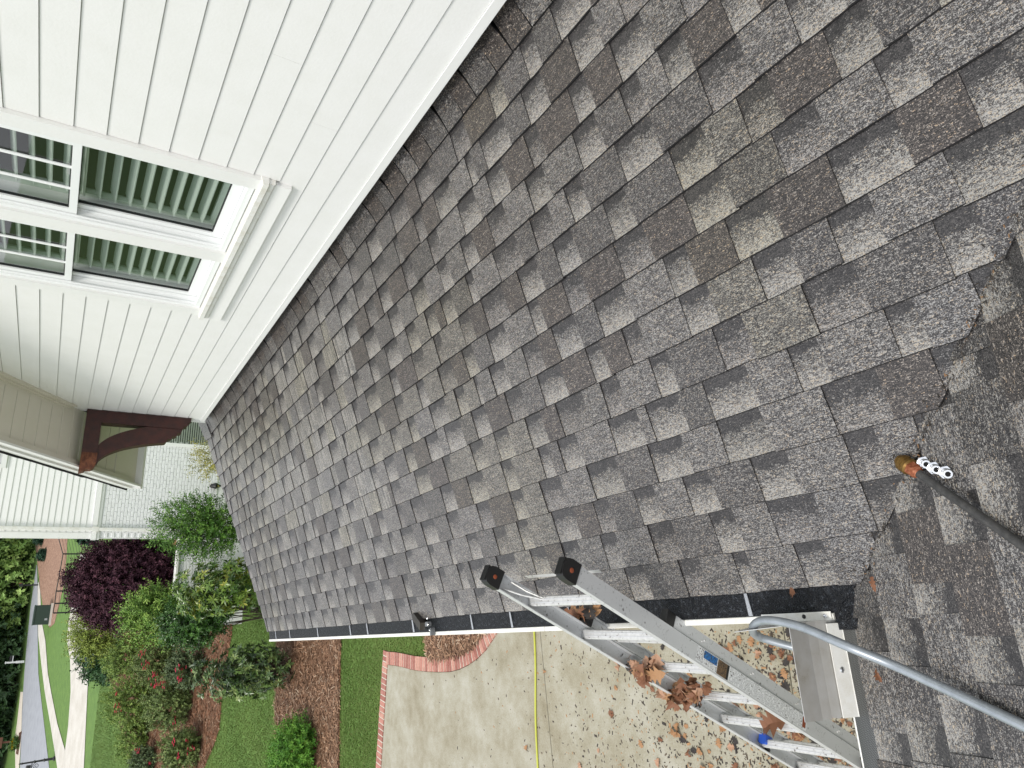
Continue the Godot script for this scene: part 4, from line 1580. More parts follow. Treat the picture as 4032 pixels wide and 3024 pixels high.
func build_ladder() -> void:
	var foot := lp(0, -3.19, 0.045)
	var lad := thing("extension_ladder", "aluminium extension ladder leaning on the gutter, its black-capped rails reaching above the roof edge", "ladder", Vector3(foot.x, 0.022, foot.z))
	var near_rail: Node3D
	for e in [[0.2344, -1.0], [-0.2344, 1.0]]:
		var mb := MB.new()
		channel(mb, e[0], -2.35, 0.60, -0.046, 0.018, e[1] * 0.026)
		var rl := part("fly_rail", mb, M.rail, lad)
		if e[0] < 0.0:
			near_rail = rl
		mb = MB.new()
		channel(mb, e[0] * 0.985, -3.17, 0.11, 0.021, 0.066, e[1] * 0.024)
		part("base_rail", mb, M.rail, lad)
		# moulded end caps with their rivets
		mb = MB.new()
		var ring := []
		for i in 7:
			var a := PI * i / 6.0
			ring.append([0.625 - 0.575 + 0.026 * sin(a) + 0.018, -0.014 - 0.037 * cos(a)])
		ring = [[0.0, -0.051], [0.044, -0.051], [0.062, -0.046], [0.071, -0.03], [0.074, -0.014], [0.071, 0.002], [0.062, 0.018], [0.044, 0.023], [0.0, 0.023]]
		var wdt: float = e[1] * 0.036
		mb.prism(ring, lp(e[0] - e[1] * 0.004, 0.578, 0), LD, LN, LS * wdt)
		var cap := part("end_cap", mb, M.black_plastic, lad)
		for k in 7:
			mb = MB.new()
			mb.bar(lp(e[0] + e[1] * (0.001 + 0.0045 * k), 0.650, -0.014), LN * 0.03, LD * 0.0035, LS * 0.0012, 0.001)
			part("rib", mb, M.black_plastic, cap)
		mb = MB.new()
		mb.lathe(lp(e[0] - e[1] * 0.004, 0.612, -0.014), -LS * e[1], [[0.009, 0.0], [0.008, 0.002], [0.004, 0.003], [0.0, 0.003]], 12)
		part("rivet", mb, M.rust, cap)
		mb = MB.new()
		mb.lathe(lp(e[0] + e[1] * 0.032, 0.612, -0.014), LS * e[1], [[0.009, 0.0], [0.008, 0.002], [0.004, 0.003], [0.0, 0.003]], 12)
		part("rivet", mb, M.rust, cap)
		mb = MB.new()
		mb.bar(lp(e[0] * 0.985 + e[1] * 0.012, 0.115, 0.043), LN * 0.027, LS * 0.017, LD * 0.022, 0.006)
		part("end_cap", mb, M.black_plastic, lad)
		mb = MB.new()
		var fp := lp(e[0] * 0.985, -3.17, 0.045)
		mb.box(Vector3(fp.x - 0.06, 0.022, fp.z - 0.035), Vector3(fp.x + 0.06, 0.036, fp.z + 0.035))
		mb.bar(lp(e[0] * 0.985 + e[1] * 0.012, -3.15, 0.043), LN * 0.02, LS * 0.008, LD * 0.05, 0.003)
		part("foot", mb, M.black_plastic, lad)
	# rungs: flat-topped tubes crimped where they meet the nearer rail
	for set_i in 2:
		for k in 10:
			var t := (0.40 if set_i == 0 else -0.075) - 0.305 * k
			if t < (-2.3 if set_i == 0 else -3.05):
				break
			var n0 := -0.014 if set_i == 0 else 0.043
			var dn := 0.0185 if set_i == 0 else 0.016
			var mb := MB.new()
			var top := (LD * 0.94 - LN * 0.34).normalized()
			var across := (LN * 0.94 + LD * 0.34).normalized()
			mb.prism([[-dn, 0.008], [-dn + 0.004, 0.013], [dn - 0.004, 0.013], [dn, 0.008], [dn, -0.004], [dn * 0.5, -0.014], [-dn * 0.5, -0.014], [-dn, -0.004]], lp(-0.205, t, n0), across, top, LS * 0.435)
			for q in 3:
				var a := lp(-0.198 + 0.012 * q, t, n0) + across * (-0.014 + 0.006 * q) + top * 0.011
				var b := lp(-0.231, t - 0.012 + 0.012 * q, n0 + 0.004 - 0.008 * q)
				mb.tube([a, (a + b) * 0.5 + top * 0.006, b], [0.006, 0.006, 0.005], 6)
			var rg := part("rung" if set_i == 0 else "base_rung", mb, M.rung, lad)
			mb = MB.new()
			mb.bar(lp(0.012, t, n0) + across * -0.006 + top * 0.0135, across * 0.0012, top * 0.0012, LS * 0.2, 0.0005)
			mb.bar(lp(0.012, t, n0) + across * 0.007 + top * 0.0135, across * 0.0012, top * 0.0012, LS * 0.2, 0.0005)
			part("tread_ridge", mb, M.rail, rg)
	# guide strip and diagonal straps near the top
	var mb := MB.new()
	mb.bar(lp(0.0, 0.47, 0.055), LN * 0.001, LD * 0.009, LS * 0.21, 0.0005)
	part("guide_strip", mb, M.rung, lad)
	for e in [[0.226, 0.545, -0.03, 0.135, 0.412, -0.014], [0.226, 0.52, 0.01, 0.135, 0.412, -0.010], [-0.226, 0.455, 0.01, -0.17, 0.36, 0.045]]:
		mb = MB.new()
		mb.tube([lp(e[0], e[1], e[2]), lp((e[0] + e[3]) * 0.5 + 0.004, (e[1] + e[4]) * 0.5, (e[2] + e[5]) * 0.5 - 0.004), lp(e[3], e[4], e[5])], [0.0042, 0.0042, 0.0042], 6)
		part("strap", mb, M.rung, lad)
	# stickers on the nearer rail
	var t0 := on_rail(2752, 2535).x
	var t1 := on_rail(2832, 2590).x
	var t2 := on_rail(2868, 2612).x
	var t3 := on_rail(2876, 2620).x
	var t4 := on_rail(3178, 2850).x
	var lm := mat(Color(1, 1, 1), 0.5)
	lm.albedo_texture = print_tex(1, s(222, 224, 226), s(120, 122, 126), Vector2i(192, 64))
	decal("warning_label", t0, t1, -0.040, 0.014, 0.0002, lm, near_rail)
	var bl := mat(Color(1, 1, 1), 0.45)
	bl.albedo_texture = print_tex(2, s(22, 96, 160), s(60, 126, 190), Vector2i(96, 48))
	decal("blue_panel", t0 + (t1 - t0) * 0.32, t1 - (t1 - t0) * 0.04, -0.016, 0.012, 0.0008, bl, near_rail)
	var br := mat(Color(1, 1, 1), 0.7)
	br.albedo_texture = print_tex(3, s(112, 90, 66), s(60, 48, 38), Vector2i(64, 64))
	decal("brown_label", t1, t2, -0.040, 0.014, 0.0002, br, near_rail)
	decal("black_band", t2, t3, -0.040, 0.014, 0.0002, M.black_plastic, near_rail)
	var lg := mat(Color(1, 1, 1), 0.55)
	lg.albedo_texture = print_tex(4, s(222, 224, 226), s(132, 134, 138), Vector2i(512, 96))
	decal("instruction_label", t3, t4, -0.040, 0.014, 0.0002, lg, near_rail)
	decal("red_mark", t4 + 0.030, t4 + 0.008, -0.032, 0.008, 0.0008, M.rust, near_rail)
	# rung locks
	for e in [[-0.205, -1.135], [0.205, -1.12]]:
		mb = MB.new()
		mb.bar(lp(e[0], e[1], -0.002), LN * 0.022, LS * 0.02, LD * 0.026, 0.006)
		var lk := part("rung_lock", mb, M.blue_plastic, lad)
		mb = MB.new()
		var sg := signf(e[0])
		mb.tube([lp(e[0] + sg * 0.005, e[1] - 0.02, -0.02), lp(e[0] + sg * 0.02, e[1] - 0.055, -0.03), lp(e[0] + sg * 0.05, e[1] - 0.05, -0.026), lp(e[0] + sg * 0.052, e[1] - 0.01, -0.01)], [0.012, 0.013, 0.013, 0.011], 8)
		part("hook", mb, M.black_plastic, lk)

# ---------------------------------------------------------------- things lying on the roof and gutter
func build_tools() -> void:
	var mb := MB.new()
	# bent grey tube hooked over the splash guard
	var b1 := at_plane(4032, 2858, OB + NB * 0.03, NB)
	var b0 := at_plane(3517, 2617, OB + NB * 0.03, NB)
	var c := [b1 + (b1 - b0) * 0.9, b1, at_plane(3700, 2702, OB + NB * 0.05, NB), at_y(3517, 2619, 2.985), at_y(3332, 2543, 3.03), at_y(3165, 2472, 3.036), at_y(3060, 2446, 3.032), at_y(3000, 2444, 3.02), at_y(2968, 2462, 3.0), at_y(2966, 2490, 2.965), at_y(2990, 2508, 2.93), at_y(3060, 2530, 2.89), at_y(3170, 2560, 2.84), at_y(3330, 2610, 2.78)]
	c[0] = b1 + (b1 - at_plane(3700, 2702, OB + NB * 0.05, NB)).normalized() * 0.7
	var curve := Curve3D.new()
	for i in c.size():
		var tan := Vector3.ZERO
		if i > 0 and i < c.size() - 1:
			tan = (c[i + 1] - c[i - 1]) * 0.16
		curve.add_point(c[i], -tan, tan)
	curve.bake_interval = 0.02
	var pts := []
	var rad := []
	for p in curve.get_baked_points():
		pts.append(p)
		rad.append(0.0125)
	var tb := thing("bent_tube", "bent grey metal tube hooked over the white splash guard and lying across the shingles", "tube", c[1])
	mb.tube(pts, rad, 14)
	part("tube", mb, M.tube, tb)
	# pressure washer wand
	var n := NB
	var a := at_plane(3606, 1856, OB + NB * 0.040, NB)
	var b := at_plane(4032, 2152, OB + NB * 0.030, NB)
	var dir := (b - a).normalized()
	var wd := thing("washer_wand", "dark pressure-washer wand with a brass coupling and chrome nozzles on the near shingles", "wand", b)
	mb = MB.new()
	mb.tube([a + dir * 0.0, a.lerp(b, 0.4), b, b + dir * 0.55], [0.0105, 0.0108, 0.011, 0.011], 14)
	part("lance", mb, M.wand, wd)
	mb = MB.new()
	var o := a - dir * 0.062
	mb.lathe(o, dir, [[0.0, 0.0], [0.014, 0.0], [0.016, 0.004], [0.016, 0.01], [0.021, 0.012], [0.0225, 0.016], [0.0225, 0.026], [0.0205, 0.027], [0.0205, 0.030], [0.0225, 0.031], [0.0225, 0.04], [0.018, 0.044], [0.0, 0.044]], 20)
	part("coupling", mb, M.brass, wd)
	mb = MB.new()
	var hexr := []
	var hx := dir.cross(NB).normalized()
	var hy := hx.cross(dir).normalized()
	for i in 6:
		hexr.append([cos(TAU * i / 6.0) * 0.0195, sin(TAU * i / 6.0) * 0.0195])
	mb.prism(hexr, o + dir * 0.044, hx, hy, dir * 0.018)
	mb.lathe(o + dir * 0.062, dir, [[0.0175, 0.0], [0.016, 0.006], [0.011, 0.012]], 16)
	part("nut", mb, M.copper, wd)
	for q in [[3637, 1822], [3677, 1843], [3722, 1860]]:
		var p := at_plane(q[0], q[1], OB + NB * 0.022, NB)
		mb = MB.new()
		var hexn := []
		for i in 6:
			hexn.append([cos(TAU * i / 6.0) * 0.0165, sin(TAU * i / 6.0) * 0.0165])
		var ax := (dir * 0.35 + (CAM - p).normalized() * 0.85).normalized()
		var ux := ax.cross(Vector3.UP).normalized()
		mb.prism(hexn, p - ax * 0.012, ux, ax.cross(ux), ax * 0.010)
		mb.lathe(p - ax * 0.002, ax, [[0.0135, 0.0], [0.0135, 0.005], [0.0095, 0.006], [0.0095, 0.010], [0.0125, 0.011], [0.0125, 0.016], [0.0085, 0.018], [0.0085, 0.021], [0.0115, 0.022], [0.0118, 0.027], [0.0105, 0.029], [0.0065, 0.0292], [0.0065, 0.024], [0.0, 0.024]], 16)
		var nz := part("nozzle", mb, M.chrome, wd)
		mb = MB.new()
		mb.lathe(p + ax * 0.0262, ax, [[0.0062, 0.0], [0.0, 0.0]], 12)
		part("bore", mb, M.black, nz)
	mb = MB.new()
	var h0 := at_plane(3615, 1832, OB + NB * 0.016, NB)
	var h1 := at_plane(3735, 1862, OB + NB * 0.016, NB)
	mb.bar((h0 + h1) * 0.5, NB * 0.004, (h1 - h0).cross(NB).normalized() * 0.007, (h1 - h0) * 0.5, 0.002)
	part("nozzle_holder", mb, M.black_plastic, wd)
	# small lamp clipped to the gutter
	var gp := Vector3(0.03, 2.846, -4.25)
	var gl := thing("gutter_lamp", "small black wedge lamp clipped to the white gutter lip", "lamp", gp)
	mb = MB.new()
	mb.hexa([gp + Vector3(0.045, 0.0, -0.21), gp + Vector3(0.062, 0.0, -0.05), gp + Vector3(0.0, 0.0, 0.06), gp + Vector3(-0.045, 0.0, 0.0),
		gp + Vector3(0.045, 0.004, -0.21), gp + Vector3(0.062, 0.05, -0.05), gp + Vector3(0.0, 0.055, 0.06), gp + Vector3(-0.045, 0.03, 0.0)])
	part("housing", mb, mat(s(42, 36, 34), 0.4), gl)
	mb = MB.new()
	mb.bar(gp + Vector3(-0.055, 0.004, 0.125), Vector3(0.022, 0, 0), Vector3(0, 0.014, 0), Vector3(0, 0, 0.008), 0.003)
	mb.bar(gp + Vector3(-0.01, 0.02, 0.10), Vector3(0.014, 0, 0), Vector3(0, 0.012, 0), Vector3(0, 0, 0.02), 0.004)
	part("clamp", mb, M.flashing, gl)
	for q in [Vector3(-0.012, 0.04, 0.14), Vector3(-0.045, 0.03, 0.145), Vector3(0.022, 0.038, 0.13)]:
		mb = MB.new()
		mb.lathe(gp + q, Vector3.UP, [[0.007, 0.0], [0.007, 0.004], [0.004, 0.007], [0.0, 0.008]], 10)
		part("screw", mb, M.chrome, gl)
	# yellow hose across the driveway
	var hs := MB.new()
	var hp := []
	var hr := []
	var ha := ground(2112, 2470)
	var hb := ground(2126, 3024)
	for i in 40:
		var f := i / 39.0 * 1.5 - 0.12
		var p := ha.lerp(hb, f)
		hp.append(Vector3(p.x, 0.034, p.z + 0.012 * sin(f * 7.0)))
		hr.append(0.0115)
	hs.tube(hp, hr, 8)
	var ho := obj("garden_hose", hs.mesh(), M.hose)
	tag(ho, "yellow-green hose lying straight across the concrete driveway", "hose")

# ---------------------------------------------------------------- fallen leaves
func oak_leaf(sd: int, len: float, curl: float) -> ArrayMesh:
	var r := RandomNumberGenerator.new()
	r.seed = sd
	var mb := MB.new()
	var n := 9
	var rows := []
	for i in n:
		var f := i / float(n - 1)
		var w := (0.10 + 0.34 * sin(PI * clampf(f * 0.95 + 0.02, 0, 1))) * (1.15 if i % 2 == 1 else 0.55) * len * r.randf_range(0.8, 1.15)
		if i == 0 or i == n - 1:
			w = 0.004
		var y := curl * len * (sin(f * PI) * 0.45 + 0.1 * sin(f * 9.0 + sd))
		var lift := absf(w) * r.randf_range(0.3, 0.9) * curl * 2.0
		rows.append([Vector3((f - 0.5) * len, y, 0), Vector3((f - 0.5) * len + (0.06 * len if i % 2 == 1 else 0.0), y + lift, w), Vector3((f - 0.5) * len + (0.06 * len if i % 2 == 1 else 0.0), y + lift * r.randf_range(0.4, 1.3), -w)])
	for i in n - 1:
		for k in [1, 2]:
			var a: Vector3 = rows[i][0]; var b: Vector3 = rows[i + 1][0]
			var c: Vector3 = rows[i + 1][k]; var d: Vector3 = rows[i][k]
			var nn := (c - a).cross(d - b)
			if nn.length() < 1e-9:
				continue
			nn = nn.normalized()
			if nn.y < 0: nn = -nn
			mb.col = Color(1, 1, 1)
			mb.quad_uv(a, b, c, d, nn)
	var stem := MB.new()
	mb.tube([Vector3(-0.5 * len, 0, 0), Vector3(-0.62 * len, 0.01 * len, 0.02 * len), Vector3(-0.72 * len, 0.0, 0.05 * len)], [0.0012, 0.001, 0.001], 4)
	return mb.mesh()

func build_litter() -> void:
	var r := RandomNumberGenerator.new()
	r.seed = 99
	var shapes := []
	for i in 7:
		shapes.append(oak_leaf(40 + i, 0.1, [0.25, 0.5, 0.15, 0.6, 0.35, 0.45, 0.1][i]))
	var kinds := [
		["curled tan oak leaf on the concrete driveway", s(158, 120, 86)],
		["russet brown oak leaf lying on the concrete driveway", s(122, 84, 62)],
		["pale pinkish dry leaf on the concrete driveway", s(170, 134, 110)],
		["dark wet leaf flattened on the concrete driveway", s(52, 48, 46)]]
	var kmats := []
	for k in kinds:
		var m: StandardMaterial3D = M.dead_leaf.duplicate()
		m.vertex_color_use_as_albedo = false
		m.albedo_color = k[1]
		kmats.append(m)
	var n := 0
	var tries := 0
	while n < 210 and tries < 4000:
		tries += 1
		var px := 1950.0 + 1430.0 * pow(r.randf(), 0.6)
		var py := 2480.0 + 560.0 * r.randf()
		if px > 3360 + (py - 2480) * 0.2:
			continue
		var near := clampf((px - 2000.0) / 1300.0, 0.05, 1.0)
		if r.randf() > near * near + 0.05:
			continue
		var p := ground(px, py)
		if p.x > 0.3:
			continue
		var kind := 0
		var q := r.randf()
		kind = 0 if q < 0.34 else (1 if q < 0.6 else (2 if q < 0.74 else 3))
		var o := obj("fallen_leaf", shapes[r.randi() % 7], kmats[kind])
		tag(o, kinds[kind][0], "leaf", "oak leaves fallen on the driveway")
		o.position = Vector3(p.x, 0.0235, p.z)
		var sc := r.randf_range(0.35, 0.85) if kind != 3 else r.randf_range(0.5, 0.9)
		o.basis = Basis(Vector3.UP, r.randf() * TAU).scaled(Vector3(sc, sc * (0.3 if kind == 3 else 1.0), sc))
		o.position.y = 0.0235 + 0.002
		n += 1
	# crumbs
	var cm := MB.new()
	cm.hexa([Vector3(-0.012, 0, -0.004), Vector3(0.010, 0, -0.006), Vector3(0.013, 0, 0.003), Vector3(-0.009, 0, 0.005),
		Vector3(-0.010, 0.003, -0.003), Vector3(0.009, 0.004, -0.004), Vector3(0.010, 0.003, 0.002), Vector3(-0.007, 0.004, 0.004)])
	var tf := []
	var cl := []
	for i in 4200:
		var px := 1560.0 + 1830.0 * pow(r.randf(), 0.45)
		var py := 2480.0 + 560.0 * r.randf()
		var f := clampf((px - 1500.0) / 1500.0, 0.03, 1.0)
		if r.randf() > f:
			continue
		var p := ground(px, py)
		var q := Vector2(p.x, p.z)
		if not inside_any(q, hard.slice(0, 3)):
			continue
		var sc := r.randf_range(0.25, 1.3)
		if r.randf() < 0.05:
			sc *= 1.8
		tf.append(Transform3D(Basis(Vector3.UP, r.randf() * TAU).scaled(Vector3(sc * r.randf_range(0.5, 1.6), sc, sc)), Vector3(p.x, 0.022, p.z)))
		cl.append(Color(0.035, 0.03, 0.028).lerp(Color(0.16, 0.12, 0.08), r.randf() * r.randf()) if r.randf() < 0.8 else Color(0.38, 0.22, 0.11))
	scatter("leaf_crumbs", cm.mesh(), M.dead_leaf, tf, cl)
	# grit washed into the valley
	tf = []
	cl = []
	for i in 900:
		var f := r.randf() * 1.9
		var c := OA + TA * f + SA * (1.263 - 0.9363 * f)
		var off := r.randfn(0.0, 0.022) * (1.0 + 1.2 * maxf(0.0, sin(f * 9.0)))
		var p := c + (SA * off + NA * 0.016 if off > 0.0 else SB * off * 0.7 + NB * 0.016)
		var sc := r.randf_range(0.08, 0.36)
		tf.append(Transform3D(Basis.from_euler(Vector3(r.randf_range(-0.4, 0.4), r.randf() * TAU, r.randf_range(-0.4, 0.4))).scaled(Vector3(sc * r.randf_range(0.6, 1.8), sc, sc)), p))
		cl.append(Color(0.02, 0.018, 0.016).lerp(Color(0.06, 0.05, 0.042), r.randf()) if r.randf() < 0.86 else Color(0.22, 0.13, 0.07))
	scatter("roof_grit", cm.mesh(), M.dead_leaf, tf, cl)
	# clumps caught on the ladder
	var clumps := [
		["crumpled brown oak leaves wedged on the third ladder rung", 0.145, -0.19, -0.035, 22, 0.07],
		["mat of russet leaves caught on the fourth ladder rung", 0.155, -0.485, -0.03, 28, 0.07],
		["few brown leaves caught behind the ladder rail at the gutter guard", 0.215, 0.125, 0.06, 11, 0.05]]
	for c in clumps:
		var ctr := lp(c[1], c[2], c[3])
		var cp := thing("leaf_clump", c[0], "leaves", ctr, "leaf clumps caught on the ladder")
		for i in c[4]:
			var k := [0, 1, 1, 0, 1, 2, 3][r.randi() % 7] as int
			var o := obj("leaf", shapes[r.randi() % 7], kmats[k], cp)
			var off: Vector3 = LS * r.randfn(0.0, c[5] * 0.75) + LN * r.randfn(0.0, 0.02) + LD * absf(r.randfn(0.0, 0.018))
			o.basis = Basis.from_euler(Vector3(r.randf_range(-0.9, 0.9), r.randf() * TAU, r.randf_range(-0.9, 0.9))).scaled(Vector3.ONE * r.randf_range(0.4, 0.85))
			o.position = off
	var big := obj("fallen_leaf", oak_leaf(73, 0.12, 0.4), kmats[1])
	tag(big, "large curled rust-brown leaf resting across a lower ladder rung", "leaf")
	big.position = lp(-0.06, -0.80, -0.02)
	big.basis = Basis(LS, 0.3) * Basis(Vector3.UP, 1.9)
	# twigs and scraps on the shingles and guard
	var scraps := [[3440, 2300, "small orange leaf scrap lying in the roof valley near the gutter"], [3460, 2660, "reddish leaf scrap on the nearer shingles beside the bent tube"], [3120, 2330, "thin brown twig on the black guard beside the valley"]]
	for i in 3:
		var q = scraps[i]
		var p := at_plane(q[0], q[1], OB + NB * 0.02, NB) if i < 2 else at_y(q[0], q[1], 2.862)
		var o := obj("leaf_scrap", shapes[i], kmats[1])
		tag(o, q[2], "leaf")
		o.position = p
		o.basis = Basis.from_euler(Vector3(0.3, 0.7 * i, 0.1)).scaled(Vector3(0.42, 0.3, 0.16))

# ---------------------------------------------------------------- plants
func sprigs(mb: MB, c: Vector3, rad: Vector3, count: int, slen: float, per: int, ll: float, lw: float, cols: Array, sd: int, lo := 0.45, hi := 0.95, rosette := false, bulging := 0.42) -> void:
	var r := RandomNumberGenerator.new()
	r.seed = sd
	var lump := FastNoiseLite.new()
	lump.seed = sd
	lump.frequency = 1.3
	for i in count:
		var d := Vector3(r.randfn(), r.randfn(), r.randfn()).normalized()
		var bulge := 1.0 + bulging * lump.get_noise_3dv(d * 1.6 + c)
		var u := lerpf(lo, hi, pow(r.randf(), 0.7)) * bulge
		var p := c + d * rad * u
		var g := (d * 0.75 + Vector3(r.randfn(), r.randfn(), r.randfn()) * 0.35 + Vector3.UP * 0.35).normalized()
		var tone := r.randf()
		var ln := slen * r.randf_range(0.6, 1.3)
		var sx := g.cross(Vector3(0.3, 1, 0.2)).normalized()
		var sy := g.cross(sx)
		for k in per:
			var f := (k + 0.5) / per
			var a := k * 2.4 + tone * 6.0
			var out := sx * cos(a) + sy * sin(a)
			var at := p + g * ln * (f if not rosette else 0.75 + 0.25 * f)
			var ld := (g * (0.55 if not rosette else 0.35) + out * (0.75 if not rosette else 1.0) + Vector3(r.randfn(), r.randfn(), r.randfn()) * 0.18).normalized()
			var nn := (g * 0.9 + Vector3.UP * 0.6 - out * 0.25).normalized()
			var pick := clampf(tone * 0.65 + r.randf() * 0.35, 0.0, 0.999) * (cols.size() - 1)
			var cl: Color = (cols[int(pick)] as Color).lerp(cols[int(pick) + 1], pick - int(pick))
			mb.leaf(at, ld, nn, ll * r.randf_range(0.65, 1.2), lw * r.randf_range(0.7, 1.15), cl)

func stems(mb: MB, base: Vector3, c: Vector3, rad: Vector3, count: int, thick: float, sd: int) -> void:
	var r := RandomNumberGenerator.new()
	r.seed = sd + 500
	for i in count:
		var d := Vector3(r.randfn(), absf(r.randfn()) * 0.6, r.randfn()).normalized()
		var e := c + d * rad * 0.7
		var b := base + Vector3(r.randfn(), 0, r.randfn()) * rad.x * 0.08
		b.y = base.y - 0.02
		var m := b.lerp(e, 0.5) + Vector3(r.randfn(), 0, r.randfn()) * rad.x * 0.1
		mb.tube([b, m, e], [thick, thick * 0.7, thick * 0.3], 5, false)

# crown given in picture terms: centre pixel, half height and half width in pixels, and its distance along the yard
func plant(called: String, label: String, category: String, group: String, cx: float, cy: float, hx: float, hy: float, z: float, o: Dictionary) -> Node3D:
	var zz := z
	if z == 0.0:
		zz = ground(cx + hx * 0.97, cy).z
	var c := at_z(cx, cy, zz)
	var k := depth_of(c) / FOCAL
	var rv := hx * k * 1.12
	var rh: float = hy * k
	var base := Vector3(c.x, terrain(zz), zz)
	if o.get("ground", true):
		# let the crown reach the ground it grows from
		c.y = maxf(c.y, base.y + rv * 0.75)
	var t := thing(called, label, category, base, group)
	var rad := Vector3(rh, rv, rh * o.get("deep", 1.0))
	var mb := MB.new()
	stems(mb, base, c, rad, o.get("stems", 7), o.get("thick", 0.012), int(cx + cy))
	part("stem", mb, M.bark, t)
	mb = MB.new()
	sprigs(mb, c, rad, int(o.count * o.get("thick_set", 2.4)), o.slen, o.per, o.ll, o.lw, o.cols, int(cx * 3 + cy), o.get("lo", 0.4), o.get("hi", 0.95), o.get("rosette", false), o.get("bulge", 0.42))
	part("foliage", mb, o.get("mat", M.leaf), t)
	if o.has("blooms"):
		var r := RandomNumberGenerator.new()
		r.seed = int(cx)
		for q in o.blooms:
			var bp := at_z(q[0], q[1], zz + rh * o.get("deep", 1.0) * 1.0)
			mb = MB.new()
			for i in q[2]:
				var w: Vector3 = bp + Vector3(r.randfn(), r.randfn() * 0.8, r.randfn()) * q[3]
				for j in 5:
					var a := TAU * j / 5.0
					var dd := Vector3(cos(a), 0.5, sin(a)).normalized()
					mb.leaf(w, dd, Vector3.UP, o.petal, o.petal * 0.9, (o.bloom as Color).lerp(o.bloom2, r.randf()))
			part("blossom", mb, M.petal, t)
	return t

func lin(r: int, g: int, b: int, k := 0.92) -> Color:
	var c := Color8(r, g, b).srgb_to_linear()
	return Color(c.r * k, c.g * k, c.b * k)

